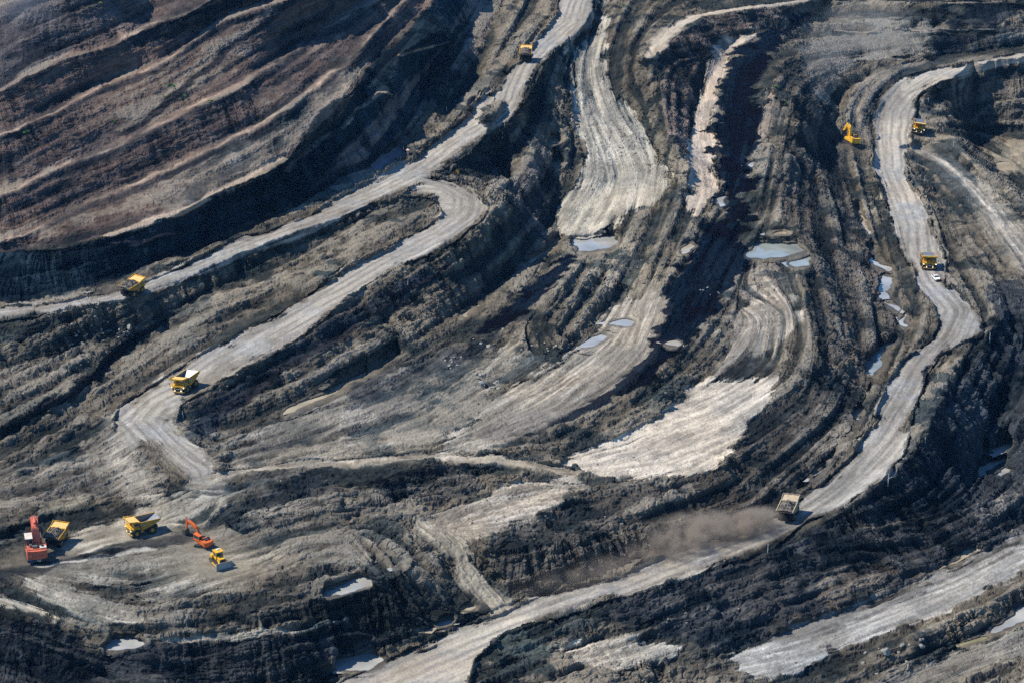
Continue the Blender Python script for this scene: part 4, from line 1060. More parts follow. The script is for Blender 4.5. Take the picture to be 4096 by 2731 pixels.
    for s in (-1, 1):
        npl = MB().box(-.15, .75, s * 2.88 - .006, s * 2.88 + .006, 3.55, 4.15).make('number_plate', 'teal', t)
        q = MB().box(-.08, .68, s * 2.892 - .003, s * 2.892 + .003, 3.66, 3.70)
        for x_ in (-.02, .2, .34, .6): q.box(x_ - .045, x_ + .045, s * 2.892 - .003, s * 2.892 + .003, 3.69, 4.02)
        q.make('lettering', 'pale', npl)
    tp = [(.62, -.36), (1.12, -.40), (1.32, -.30), (1.36, 0), (1.32, .30), (1.12, .40), (.62, .36)]
    for x_, ys in ((2.75, (-2.25, 2.25)), (-2.2, (-2.35, -1.45, 1.45, 2.35))):
        for y_ in ys:
            wl = bpy.data.objects.new('wheel', None); COL.objects.link(wl); wl.parent = t; wl.empty_display_size = .3
            MB().ring(tp, y_, x_, 1.36).make('tyre', 'tyre', wl, True)
            s = 1 if y_ > 0 else -1
            MB().cyl((x_, y_ - .28, 1.36), (x_, y_ + .28, 1.36), .66, seg=24).cyl((x_, y_ + s * .28, 1.36), (x_, y_ + s * .36, 1.36), .36, seg=16).make('rim', 'yellow_worn', wl)
    return t

TG = 'yellow haul trucks in the pit'
TRUCKS = [  # u, v of the ground point under it, heading, loaded, label, scale
 (746, 1556, (-2.05, -4.3), 0, 'empty yellow haul truck driving down the wide grey road in full sun', 1.),
 (572, 2130, (-4.9, -2.8), 0, 'empty yellow haul truck seen from its side near the orange excavator', .95),
 (226, 2172, (.55, 2.9), 1, 'yellow haul truck being loaded behind the red excavator', .88),
 (3154, 2064, (1.9, 5.2), 1, 'loaded yellow haul truck trailing a large brown dust cloud', .94),
 (3712, 1070, (-.25, -4.6), 0, 'yellow haul truck with lit headlamps following the white pickup', 1.02),
 (3672, 528, (-.15, -1), 0, 'empty yellow haul truck facing forward opposite the yellow excavator', 1.),
 (2102, 240, (.02, 1), 1, 'loaded yellow haul truck seen from behind, highest up the pit', 1.),
 (530, 1176, (2.3, 3.9), 1, 'loaded yellow haul truck climbing the narrow road under the black wall', .95),
]
def heap(seed):
    """mound of shot rock filling a truck bed"""
    rs = np.random.default_rng(seed); nx, ny = 46, 36
    bm = bmesh.new(); g = []
    x = np.linspace(-5.0, 1.15, nx)[:, None] + np.zeros((1, ny)); y = np.linspace(-2.55, 2.55, ny)[None] + np.zeros((nx, 1))
    base = np.interp(x, [-5.2, -2.6, 1.1], [4.42, 3.9, 4.2])
    dome = np.clip(1 - ((x + 1.5) / 3.9) ** 2, 0, 1) ** .8 * np.clip(1 - (np.abs(y) / 2.75) ** 2.2, 0, 1)
    z = base + 1.75 * dome + .28 * (noise1(x * 1.1 + seed, y * 1.1, 0 * x, 5) + .8 * noise1(x * 2.3, y * 2.3, 0 * x + seed, 6)) * (dome + .25)
    z[:, 0] -= .5; z[:, -1] -= .5; z[0] -= .1
    for i in range(nx): g.append([bm.verts.new((x[i, j], y[i, j], z[i, j])) for j in range(ny)])
    for i in range(nx - 1):
        for j in range(ny - 1): bm.faces.new((g[i][j], g[i + 1][j], g[i + 1][j + 1], g[i][j + 1]))
    for k in range(46):
        i, j = rs.integers(4, nx - 4), rs.integers(4, ny - 4); r = rs.uniform(.14, .42)
        q = bmesh.ops.create_icosphere(bm, subdivisions=1, radius=r)
        for v in q['verts']: v.co = v.co * rs.uniform(.7, 1.2) + Vector((x[i, j], y[i, j], z[i, j] + .1 * r))
    mb = MB(); mb.bm.free(); mb.bm = bm
    return mb.make('rock_load', 'rock')
proto = haul_truck()
for k, (u, v, hd, ld_, lab, scl) in enumerate(TRUCKS):
    t = proto if k == 0 else copy_tree(proto)
    tag(t, lab, 'dump truck', TG); t.scale = (1, 1, 1)
    seat(t, u, v, hd, 2.4, -.04); t.matrix_world = t.matrix_world @ Matrix.Scale(scl, 4)
    if ld_:
        h = heap(20 + k); h.matrix_world = t.matrix_world.copy()
        tag(h, {2: 'dark rock heap in the truck behind the red excavator', 3: 'grey rock heap in the truck trailing brown dust', 6: 'rock heap in the highest truck, seen from behind', 7: 'rock heap in the truck under the black wall'}[k], 'rock load', 'rock loads heaped in truck beds')

# the truck in its own dust wears a coat of it
dusty = mat('dust_coated_paint', (.42, .335, .23), .85, vary=.2, dirt=.8, dirtc=(.30, .24, .18))
for o in [q for q in bpy.data.objects if q.type == 'MESH']:
    p_ = o; 
    while p_.parent: p_ = p_.parent
    if 'trailing a large' in str(p_.get('label', '')) and o.data.materials[0].name.split('.')[0] in ('yellow_paint', 'worn_yellow_paint', 'dusty_yellow_plate'):
        o.material_slots[0].link = 'OBJECT'; o.material_slots[0].material = dusty

# ---------------------------------------------------------------- crawler excavator (front +x), swung and posed by joints
def crawler(b, y0, y1, ln, ht):
    r = ht / 2; pr = []
    for k in range(9): a = R(90 - 22.5 * k); pr.append((ln / 2 - r + r * math.cos(a), r + r * math.sin(a)))
    for k in range(9): a = R(-90 - 22.5 * k); pr.append((-ln / 2 + r + r * math.cos(a), r + r * math.sin(a)))
    b.prism(pr, y0, y1)
    n = int(ln / .35)
    for k in range(n):
        x_ = -ln / 2 + r + (ln - 2 * r) * k / (n - 1)
        b.box(x_ - .06, x_ + .06, y0 - .04, y1 + .04, ht, ht + .07).box(x_ - .06, x_ + .06, y0 - .04, y1 + .04, -.05, 0)
    return b
def excavator(label, paint, hs, joints, bw, bl, bh, track_swing, group, cabside=1, boomw=.7, cwh=None, big=False):
    """hs: deck height; joints: boom foot, knee, boom tip, stick top, stick end, bucket tip in (x, z)"""
    t = thing('excavator', label, 'excavator', group)
    ca, sa = math.cos(track_swing), math.sin(track_swing)
    tl = bl * 1.05
    for s in (-1, 1):
        b = crawler(MB(), s * bw * .42 - .36, s * bw * .42 + .36, tl, hs * .72)
        o = b.make('crawler_track', 'track', t); o.rotation_euler = (0, 0, track_swing)
        q = MB()
        for k in range(6): q.cyl((-tl * .36 + k * tl * .144, s * (bw * .42 + .37) - .02, hs * .3), (-tl * .36 + k * tl * .144, s * (bw * .42 + .37) + .05, hs * .3), hs * .16, seg=12)
        q.make('roller', 'steel', o)
    MB().cyl((0, 0, hs * .3), (0, 0, hs), bw * .3, seg=24).box(-bl * .25, bl * .25, -bw * .32, bw * .32, hs * .3, hs * .7, .05).make('undercarriage', 'black', t)
    x0, x1 = -bl * .62, bl * .42; hw = bw / 2; top = hs + bh
    MB().box(x0 + bl * .2, x1, -hw, hw, hs, hs + bh * .55, .06).box(x0 + bl * .16, -bl * .02, -hw * .96, hw * .96, hs + bh * .55, top, .06).make('house', paint, t)
    ch = cwh or bh
    arc = [(x0 + bl * .22, -hw)] + [(x0 + .12 * bl - .12 * bl * math.cos(a) * 1.0 + (-.0), hw * math.sin(a)) for a in np.linspace(-math.pi / 2, math.pi / 2, 9)] + [(x0 + bl * .22, hw)]
    cw = MB().prism(arc, hs - .15, hs + ch, 'z').make('counterweight', paint, t)
    MB().box(x0 + bl * .25, -bl * .08, -hw * .55, hw * .35, top, top + .18, .04).box(x0 + bl * .3, x0 + bl * .45, -hw * .7, -hw * .45, top, top + .55, .03).make('engine_hood', 'black', t)
    c0, c1 = (hw * .32, hw) if cabside > 0 else (-hw, -hw * .32)
    cz = hs + bh * (.25 if not big else .6); chh = 1.9 if not big else 3.0
    b = MB()
    for x_ in (bl * .02, bl * .5):
        for y_ in (c0 + .07, c1 - .07): b.box(x_ - .08, x_ + .08, y_ - .07, y_ + .07, cz, cz + chh)
    b.box(bl * .02, bl * .52, c0, c1, cz, cz + chh * .42, .04)
    cab = b.make('cab', paint if not big else 'black', t)
    MB().box(bl * .04, bl * .5, c0 + .04, c1 - .04, cz + chh * .42, cz + chh * .97).make('cab_window', 'glass', cab)
    MB().box(-bl * .01 - (.3 if big else 0), bl * .55, c0 - .08, c1 + .08, cz + chh, cz + chh + .16, .04).make('cab_roof', 'pale' if big else paint, cab)
    J = [Vector((a, 0, z_)) for a, z_ in joints]
    yo = -.15 * cabside * hw if not big else -.1 * hw
    def off(p, y=0): return Vector((p.x, yo + y, p.z))
    # boom: deep at the knee
    def spar(b, p, q, w_, h0, h1):
        d = (q - p).normalized(); n = Vector((-d.z, 0, d.x))
        b.prism([tuple((p + n * h0 / 2)[i] for i in (0, 2)), tuple((q + n * h1 / 2)[i] for i in (0, 2)), tuple((q - n * h1 / 2)[i] for i in (0, 2)), tuple((p - n * h0 / 2)[i] for i in (0, 2))], yo - w_ / 2, yo + w_ / 2)
    kh = boomw * 1.5
    b = MB(); spar(b, J[0], J[1], boomw, kh * .8, kh); spar(b, J[1], J[2], boomw * .96, kh, kh * .55); b.cyl(off(J[1], -boomw / 2), off(J[1], boomw / 2), kh * .5, seg=16)
    boom = b.make('boom', paint, t)
    b = MB(); spar(b, J[3], J[2], boomw * .7, kh * .45, kh * .75); spar(b, J[2], J[4], boomw * .68, kh * .75, kh * .42); b.cyl(off(J[2], -boomw * .55), off(J[2], boomw * .55), kh * .3, seg=12)
    b.make('stick', paint, t)
    class Ram:
        def __init__(self, nm, m_): self.nm, self.m_ = nm, m_
        def cyl(self, *a_, **k_): MB().cyl(*a_, **k_).make(self.nm, self.m_, t)
    rods = Ram('piston_rod', 'chrome'); cyls = Ram('hydraulic_cylinder', paint)
    for s in ((-1, 1)):
        p = Vector((bl * .42, yo + s * boomw * .75, hs + .35)); q = off(J[0].lerp(J[1], .8), s * boomw * .62); m_ = p.lerp(q, .62)
        cyls.cyl(p, m_, boomw * .17, seg=10); rods.cyl(m_, q, boomw * .1, seg=8)
    d = (J[2] - J[1]).normalized(); n = Vector((-d.z, 0, d.x)) * (1 if d.x > 0 else 1)
    p = off(J[1].lerp(J[2], .1) + n * kh * .75); q = off(J[3]); m_ = p.lerp(q, .6)
    cyls.cyl(p, m_, boomw * .2, seg=10); rods.cyl(m_, q, boomw * .11, seg=8)
    e = (J[4] - J[2]).normalized(); n2 = Vector((-e.z, 0, e.x)); n2 = n2 if n2.x > 0 else -n2
    p = off(J[2].lerp(J[4], .1) + n2 * kh * .5); q = off(J[4] + n2 * kh * .4 + e * .1); m_ = p.lerp(q, .6)
    cyls.cyl(p, m_, boomw * .15, seg=10); rods.cyl(m_, q, boomw * .09, seg=8)
    a, c = J[4], J[5]; d = (c - a); n = Vector((-d.z, 0, d.x)).normalized(); ln_ = d.length; d.normalize()
    n = n if n.x < 0 else -n
    pr = [a - n * .25 * ln_, a + d * ln_ * .5 - n * .62 * ln_, a + d * ln_ * .95 - n * .35 * ln_, c, a + d * ln_ * .75 + n * .1 * ln_, a + n * .25 * ln_]
    bw2 = boomw * 1.25
    b = MB().prism([(p_.x, p_.z) for p_ in pr], yo - bw2, yo + bw2)
    for k in range(5): y_ = yo - bw2 * .85 + k * bw2 * .425; b.cyl((c.x, y_, c.z), tuple(Vector((c.x, y_, c.z)) + Vector((d.x, 0, d.z)) * .28 * ln_ + n * .1), .1, .03, 6)
    b.make('bucket', 'track', t)
    return t, cw, x0, hw, hs, ch
EG = 'hydraulic excavators'
# orange machine, arm reaching out over the soft ground
ex, *_ = excavator('orange excavator with its arm bent down to the black dirt', 'orange', 1.15,
    [(1.5, 2.0), (3.5, 4.3), (7.3, 5.1), (7.9, 5.8), (7.9, 1.9), (7.4, .2)], 3.3, 4.6, 1.25, R(35), EG, 1, .62)
seat(ex, 814, 2180, (-2.5, 2.3), 1.6, -.05)
ex2, *_ = excavator('yellow excavator working beside the pale road under the grey bank', 'yellow', 1.25,
    [(1.4, 2.1), (2.4, 5.6), (4.2, 6.8), (4.5, 7.5), (5.9, 3.6), (5.2, 2.2)], 4.3, 5.4, 1.9, R(20), EG, -1, .95)
seat(ex2, 3404, 574, (-.55, 1), 1.6, -.05); ex2.matrix_world = ex2.matrix_world @ Matrix.Scale(1.12, 4)
ex3, cw, cx0, chw, chs, cch = excavator('big faded red excavator numbered 722 loading a truck', 'red', 1.9,
    [(2.2, 3.2), (4.2, 7.2), (7.4, 8.6), (8.0, 9.4), (9.4, 5.4), (8.0, 3.8)], 5.7, 6.6, 2.6, R(12), EG, 1, 1.95, 2.4, True)
seat(ex3, 147, 2232, (-.28, 1), 2.2, -.05)
b = MB().box(cx0 - .07, cx0 + .75, -chw * .98, chw * .98, chs - .85, chs - .16, .03); b.make('bumper_band', 'black', ex3)
text_mesh('lettering', '722', .78, 'white', ex3, Matrix.Translation((cx0 - .1, -.35, chs - .5)) @ Matrix(((0, 0, -1, 0), (-1, 0, 0, 0), (0, 1, 0, 0), (0, 0, 0, 1))))
MB().box(cx0 - .085, cx0 - .07, 1.2, 2.1, chs - .78, chs - .25).make('emblem_plate', 'blue', ex3)
MB().box(cx0 + 1.2, cx0 + 2.6, -2.7, -.9, chs + 2.6, chs + 2.85, .03).make('roof_hatch', 'pale', ex3)
MB().box(cx0 + 1.7, cx0 + 2.6, -.3, 1.1, chs + 2.6, chs + 3.25, .05).box(cx0 + 2.4, cx0 + 3.2, 1.2, 1.9, chs + 2.6, chs + 3.4, .05).make('air_filter_box', 'steel', ex3)
b = MB()
for y_ in (-2.7, 2.7):
    for x_ in (cx0 + .6, cx0 + 2, cx0 + 3.6): b.cyl((x_, y_, chs + 2.4), (x_, y_, chs + 3.4), .04, seg=6)
    b.cyl((cx0 + .6, y_, chs + 3.4), (cx0 + 3.6, y_, chs + 3.4), .035, seg=6)
b.cyl((cx0 - .03, -2.6, chs + 1.0), (cx0 - .03, 2.6, chs + 1.0), .05, seg=6).make('handrail', 'red', ex3)

# ---------------------------------------------------------------- bulldozer
def bulldozer():
    t = thing('bulldozer', 'yellow bulldozer with its grey blade lowered on the mud', 'bulldozer')
    for s in (-1, 1):
        o = crawler(MB(), s * 1.15 - .32, s * 1.15 + .32, 4.6, 1.25).make('crawler_track', 'track', t)
        q = MB()
        for k in range(6): q.cyl((-1.6 + k * .64, s * 1.49 - .02, .42), (-1.6 + k * .64, s * 1.49 + .05, .42), .22, seg=12)
        q.cyl((1.75, s * 1.49 - .02, .62), (1.75, s * 1.49 + .05, .62), .42, seg=14).make('roller', 'steel', o)
    MB().box(-1.9, 2.1, -.78, .78, .7, 1.5, .05).prism([(.5, 1.5), (2.2, 1.5), (2.2, 2.25), (.5, 2.45)], -.7, .7, bev=.04).box(-1.9, -.9, -1.4, 1.4, 1.38, 2.2, .08).make('hull', 'yellow', t)
    MB().box(2.2, 2.28, -.62, .62, 1.0, 2.2).make('radiator_grille', 'black', t)
    b = MB().box(-.95, .6, -.95, .95, 1.5, 2.15, .04)
    for x_ in (-.9, .5):
        for y_ in (-.88, .88): b.box(x_ - .06, x_ + .06, y_ - .06, y_ + .06, 2.1, 3.4)
    cab = b.make('cab', 'yellow', t)
    MB().box(-.85, .46, -.86, .86, 2.15, 3.38).make('cab_window', 'glass', cab)
    MB().box(-1.25, .75, -1.1, 1.1, 3.4, 3.56, .05).make('cab_roof', 'yellow', cab)
    MB().box(-.9, -.4, -.3, .5, 3.57, 3.75, .03).make('air_conditioner', 'white', cab)
    MB().cyl((1.3, .35, 2.3), (1.3, .35, 3.1), .08, seg=8).make('exhaust_pipe', 'black', t)
    pr = [(3.05, .02), (2.95, .5), (2.9, 1.0), (2.98, 1.5), (3.2, 1.85), (3.12, 1.88), (2.86, 1.52), (2.76, 1.0), (2.82, .5), (2.95, .02)]
    MB().prism(pr, -2.1, 2.1).box(2.85, 3.25, -2.16, -2.09, .02, 1.8).box(2.85, 3.25, 2.09, 2.16, .02, 1.8).make('blade', 'blade', t)
    b = MB()
    for s in (-1, 1):
        b.beam((-.3, s * 1.62, .62), (2.85, s * 1.62, .5), .2, .3).cyl((1.6, s * .85, 1.9), (2.85, s * .9, 1.2), .1, seg=8).beam((1.3, s * .8, 1.5), (2.85, s * 1.3, 1.5), .16, .2)
    b.make('push_arm', 'yellow', t)
    MB().box(-2.7, -1.9, -.9, .9, 1.0, 1.6, .05).prism([(-2.7, 1.6), (-3.0, 2.0), (-3.1, 1.2), (-3.0, .35), (-2.85, .3), (-2.85, 1.2)], -.15, .15).make('ripper', 'yellow', t)
    return t
bd = bulldozer(); seat(bd, 874, 2252, (.55, -.84), 1.6, -.04); bd.matrix_world = bd.matrix_world @ Matrix.Scale(1.16, 4)

# ---------------------------------------------------------------- pickup
def pickup():
    t = thing('pickup_truck', 'small white pickup driving ahead of the haul truck with lit headlamps', 'pickup truck')
    MB().prism([(-2.6, .45), (2.6, .45), (2.62, .85), (2.5, 1.02), (1.0, 1.12), (-2.6, 1.12)], -.88, .88, bev=.05).make('body', 'white', t)
    cab = MB().prism([(-.75, 1.1), (1.15, 1.1), (.55, 1.72), (-.65, 1.75)], -.78, .78, bev=.05).make('cab', 'white', t)
    w_ = MB().prism([(1.08, 1.18), (.62, 1.66), (.64, 1.68), (1.13, 1.18)], -.7, .7)
    for s in (-1, 1): w_.prism([(-.6, 1.2), (.9, 1.2), (.48, 1.64), (-.55, 1.66)], s * .785, s * .795)
    w_.make('window', 'glass', cab)
    MB().box(-2.5, -.85, -.74, .74, 1.125, 1.14).make('cargo_bed', 'black', t)
    MB().box(2.56, 2.66, -.5, .5, .7, .9).box(2.5, 2.7, -.85, .85, .42, .6, .03).make('bumper', 'black', t)
    MB().box(.0, .2, -.5, .5, 1.76, 1.84, .02).make('light_bar', 'orange', t)
    for s in (-1, 1):
        MB().box(2.52, 2.63, s * .7 - .14, s * .7 + .14, .74, .9).make('headlight', 'chrome', t)
        MB().box(.85, .95, s * .98 - .1, s * .98 + .1, 1.15, 1.33).make('mirror', 'white', t)
        for x_ in (1.6, -1.55):
            wl = bpy.data.objects.new('wheel', None); COL.objects.link(wl); wl.parent = t
            MB().ring([(.2, -.12), (.36, -.13), (.39, 0), (.36, .13), (.2, .12)], s * .8, x_, .39, 18).make('tyre', 'tyre', wl, True)
            MB().cyl((x_, s * .8 - .1, .39), (x_, s * .8 + .1, .39), .22, seg=12).make('rim', 'steel', wl)
    return t
pk = pickup(); seat(pk, 3744, 1120, (.12, -1), 1.2, .0); pk.matrix_world = pk.matrix_world @ Matrix.Scale(1.08, 4)
# ---------------------------------------------------------------- small site furniture
POSTS = [  # base u, v, height m, label
 (1787, 442, 2.2, 'white marker post above the bend by the forked upper road'),
 (1621, 612, 2.6, 'white marker post right beside the small rusty cabin'),
 (1903, 612, 2.4, 'white marker post on the lip beside the road above the yellow signs'),
 (2009, 546, 2.3, 'white marker post near the dark spoil hollow below the fork'),
 (2020, 503, 2.0, 'white marker post at the lower end of the dark traffic island'),
 (2088, 812, 3.2, 'tall white marker post on the outer lip of the hairpin bend'),
 (2006, 889, 2.2, 'thin marker post on black spoil just below the hairpin bend'),
 (1945, 961, 3.4, 'tall white marker post on the dark bank above the tan stream'),
 (1625, 1148, 2.2, 'small white marker post where the dark bank meets the wide road'),
 (1080, 1424, 2.6, 'white marker post on the lower berm uphill of the sunlit empty truck'),
 (624, 1460, 2.6, 'white marker post on the uphill berm near the sunlit empty truck'),
 (382, 1622, 1.9, 'white marker post on the tan berm left of the wide road curve'),
 (731, 1667, 2.8, 'white marker post on the black bank just below the sunlit empty truck'),
 (3715, 409, 2.6, 'white marker post inside the curve of the pale upper right road'),
 (3771, 528, 3.2, 'white marker post to the right of the empty truck facing forward'),
 (3817, 597, 2.9, 'white marker post on the berm where the side road branches off'),
 (3661, 667, 2.6, 'white marker post on the dark hump between the two right roads, upper one'),
 (3697, 731, 2.8, 'white marker post on the dark hump between the two right roads, lower one'),
 (3597, 1081, 2.4, 'white marker post between the braided stream and the truck with lit headlamps'),
 (3839, 968, 2.0, 'white marker post on the dark bank above the truck with lit headlamps'),
 (3914, 1140, 2.8, 'white marker post on the ridge right of the white pickup'),
 (3993, 1232, 2.8, 'white marker post on the black bank right of the widest road bend'),
 (3957, 1360, 3.0, 'white marker post on the berm just below the widest road bend'),
 (3754, 1529, 3.0, 'white marker post on the berm across the road from the blue green pond'),
 (3767, 1570, 2.4, 'white marker post leaning above the black basin on the right'),
 (3702, 1772, 2.4, 'white marker post high over the dark pool in the right basin'),
 (3551, 1931, 3.0, 'white marker post on the road edge above the dark drop, right of dusty truck'),
 (3378, 2034, 3.0, 'white marker post on the lip just right of the dusty loaded truck'),
 (3071, 2208, 3.0, 'white marker post on the outer lip below the brown dust cloud'),
 (2524, 2356, 2.6, 'white marker post on the outer lip near the foot of the small side track'),
]
pm = MB().cyl((0, 0, -.4), (0, 0, 1), .085, .07, 8).make('marker_post', 'pole')
for k, (u, v, h, lab) in enumerate(POSTS):
    o = pm if k == 0 else pm.copy()
    if k: COL.objects.link(o)
    g = ground_px(u, v); o.location = g; o.scale = (1, 1, h * .92); o.rotation_euler = (random.uniform(-.04, .04), random.uniform(-.05, .05), 0)
    tag(o, lab, 'marker post', 'white marker posts along the haul roads')

cb = thing('cabin', 'small rusty brown cabin with a pale peaked roof beside a white post', 'cabin')
MB().box(-.62, .62, -.62, .62, -.2, 2.0, .04).make('wall', 'rust', cb)
b = MB().cyl((0, 0, 2.0), (0, 0, 2.75), 1.05, .05, 4); b.bm.transform(Matrix.Rotation(R(45), 4, 'Z')); b.make('roof', 'roofp', cb)
MB().box(-.35, .35, -.66, -.63, 0, 1.8).make('door', 'roofp', cb)
cb.location = ground_px(1632, 624); cb.scale = (.95, .95, .8)

for k, (du, lab) in enumerate(((1825, 'left one of two small yellow signs on the hairpin berm'), (1832, 'right one of two small yellow signs on the hairpin berm'))):
    s_ = thing('road_sign', lab, 'sign', 'yellow signs on the hairpin berm')
    MB().box(-.26, .26, -.03, .03, .55, 1.65, .01).make('panel', 'sign', s_)
    MB().cyl((0, .06, -.3), (0, .06, 1.5), .04, seg=6).make('post', 'black', s_)
    s_.location = ground_px(du, 702); s_.rotation_euler = (0, 0, .25 - .5 * k)

SHRUBS = [(680, 352, 4.2, 1.6, 'leaf', 'largest bright green bush on the brown benches by the black band'),
 (738, 385, 2.2, .9, 'leaf', 'small green bush below the black band on the brown wall'),
 (660, 392, 1.6, .7, 'leaf2', 'small yellowish bush just left of the black band'),
 (388, 16, 4.5, 1.0, 'leaf2', 'yellow green bush at the top of the dark upper bench'),
 (360, 34, 2.2, .8, 'leaf2', 'low yellowish bush just below the topmost bush'),
 (100, 528, 3., .9, 'leaf', 'dark green low bush on the far left brown bench'),
 (842, 412, 2.2, .7, 'leaf2', 'yellow green tuft on the pale bench edge'),
 (460, 492, 1.6, .6, 'leaf', 'tiny green tuft in the middle of the brown wall'),
 (2500, 26, 3.6, 1.0, 'leaf', 'green bush at the crest right of the topmost road'),
 (3096, 354, 2.8, .8, 'leaf', 'bright green bush on the pale flank of the coal trench'),
 (3146, 412, 1.6, .6, 'leaf', 'small green tuft on the ridge right of the coal trench')]
for k, (u, v, w_, h, lf, lab) in enumerate(SHRUBS):
    t = thing('shrub', lab, 'bush', 'bushes growing on the benches')
    bm = bmesh.new(); rs = random.Random(k)
    lobes = [(rs.uniform(-.5, .5) * w_, rs.uniform(-.4, .4) * w_, rs.uniform(.3, .6)) for _ in range(6)]
    for _ in range(int(260 * max(1, w_ / 2.5))):
        a, b_, sz = rs.choice(lobes); d = Vector((rs.gauss(0, 1), rs.gauss(0, 1), abs(rs.gauss(0, 1)))).normalized() * rs.uniform(.5, 1)
        c = Vector((a + d.x * sz * w_ * .4, b_ + d.y * sz * w_ * .4, .1 + d.z * sz * h * 1.6))
        n = Vector((rs.gauss(0, 1), rs.gauss(0, 1), rs.gauss(.6, 1))).normalized(); x_ = n.orthogonal().normalized(); y_ = n.cross(x_); s_ = rs.uniform(.1, .22)
        bm.faces.new([bm.verts.new(c + x_ * p * s_ + y_ * q * s_ * .6) for p, q in ((-1, 0), (0, -1), (1, 0), (0, 1))])
    mb = MB(); mb.bm.free(); mb.bm = bm; mb.make('foliage', lf, t)
    b = MB()
    for a, b_, sz in lobes: b.cyl((a * .3, b_ * .3, -.2), (a, b_, h * .5), .04, .015, 5)
    b.make('stem', 'stem', t)
    t.location = ground_px(u, v)

# ---------------------------------------------------------------- loose rock
def rock(seed, sub=2):
    rs = np.random.default_rng(seed); bm = bmesh.new()
    bmesh.ops.create_icosphere(bm, subdivisions=sub, radius=.5)
    cuts = [(Vector(rs.normal(size=3)).normalized(), rs.uniform(.28, .44)) for _ in range(9)]
    for v in bm.verts:
        for n, d in cuts:
            q = v.co.dot(n)
            if q > d: v.co -= n * (q - d)
        v.co *= 1 + .06 * rs.normal()
    return bm
variants = []
for k in range(5):
    mb = MB(); mb.bm.free(); mb.bm = rock(50 + k); o = mb.make('boulder', 'boulder'); variants.append(o)
B = []
def scatter(n, poly_, smin, smax, lab, grp, seed):
    rs = random.Random(seed); pts = P2(poly_); lo, hi = pts.min(0), pts.max(0); k = 0
    while k < n:
        u, v = rs.uniform(lo[0], hi[0]), rs.uniform(lo[1], hi[1])
        ins = False
        for a, b in zip(pts, np.roll(pts, -1, 0)):
            if (a[1] > v) != (b[1] > v) and u < a[0] + (v - a[1]) / (b[1] - a[1]) * (b[0] - a[0]): ins = not ins
        if ins: B.append((u, v, rs.uniform(smin, smax) * (1 + (rs.random() < .12)), lab, grp)); k += 1
scatter(34, "280,1290 420,1260 560,1270 570,1320 480,1370 330,1390 250,1350", .7, 1.7, 'grey boulder in the rubble slope below the narrow upper road', 'boulders in the rubble below the upper road', 1)
scatter(22, "1900,1320 2050,1310 2290,1380 2240,1420 2050,1400 1880,1380", .7, 1.6, 'pale boulder at the foot of the dark spoil hill', 'boulders at the foot of the spoil hill', 2)
scatter(14, "1890,1490 2010,1530 2000,1560 1910,1545", .7, 1.8, 'pale boulder beside the streaky wet mud bench', 'boulders beside the wet mud bench', 3)
scatter(14, "3450,2600 3700,2530 3750,2600 3560,2680 3440,2700", .6, 1.8, 'pale boulder on the dark ridge below the grey bench', 'boulders on the dark ridge below the grey bench', 4)
scatter(12, "1780,1440 1840,1420 1860,1450 1800,1470", .6, 1.3, 'boulder in the small pile on the tracked mud', 'boulders piled on the tracked mud', 5)
scatter(10, "3220,1140 2790,1150 2850,1190 2900,1180", .5, 1.2, 'pale boulder by the dark pit in the coal strip', 'boulders by the coal strip', 6)
first = set()
for k, (u, v, s, lab, grp) in enumerate(B):
    src = variants[k % 5]
    if k < 5: o = src
    else: o = src.copy(); COL.objects.link(o)
    g = ground_px(u, v); o.location = g + Vector((0, 0, s * .12)); o.scale = (s, s * random.uniform(.7, 1), s * random.uniform(.55, .85)); o.rotation_euler = (random.uniform(-.4, .4), random.uniform(-.4, .4), random.uniform(0, 6))
    tag(o, lab, 'boulder', grp)
# rubble too fine to count
rs = np.random.default_rng(5); vs, fs = [], []
bmr = rock(99, 1); bmr.verts.ensure_lookup_table(); rv = np.array([v.co[:] for v in bmr.verts]); rf = [[v.index for v in f.verts] for f in bmr.faces]; bmr.free()
rv_f = np.array(rf); acc_v, acc_f = [], []; cnt = 0
RUB = np.clip(rough * (1 - roads), 0, 1) * (1 - mLW * .8) * (1 - wat)
rubm = sm(col[..., 1], .03, .07) * sm(n_mid + .7 * n_big, .0, .55) * RUB
for u, v in zip(rs.uniform(-40, 4136, 90000), rs.uniform(-20, 2760, 90000)):
    j = int(np.searchsorted(ua, u)); i = int(np.searchsorted(va, v))
    if rs.random() > rubm[i, j] * .55: continue
    s = .3 + 1.0 * rs.random() ** 5
    a = rs.uniform(0, 6.28); c, q = math.cos(a), math.sin(a)
    w_ = rv * s * np.array([1, .8, .7]); w_ = np.stack([c * w_[:, 0] - q * w_[:, 1], q * w_[:, 0] + c * w_[:, 1], w_[:, 2]], 1)
    acc_v.append(w_ + np.array([X[i, j], Y[i, j], Z[i, j] + .08 * s])); acc_f.append(rv_f + cnt * len(rv)); cnt += 1
me = bpy.data.meshes.new('rubble')
rvv = np.concatenate(acc_v).astype(np.float32); rff = np.concatenate(acc_f).astype(np.int32)
me.vertices.add(len(rvv)); me.vertices.foreach_set('co', rvv.ravel()); me.loops.add(rff.size); me.loops.foreach_set('vertex_index', rff.ravel())
me.polygons.add(len(rff)); me.polygons.foreach_set('loop_start', np.arange(0, rff.size, 3, dtype=np.int32)); me.update(calc_edges=True)
M['rubble'] = mat('mixed_rubble', (.17, .155, .135), .9, vary=.6, vscale=.6)
me.materials.append(M['rubble'])
o = bpy.data.objects.new('rubble', me); COL.objects.link(o); o['kind'] = 'stuff'; o['label'] = 'loose broken rock strewn over the spoil slopes'
print('rubble', cnt)
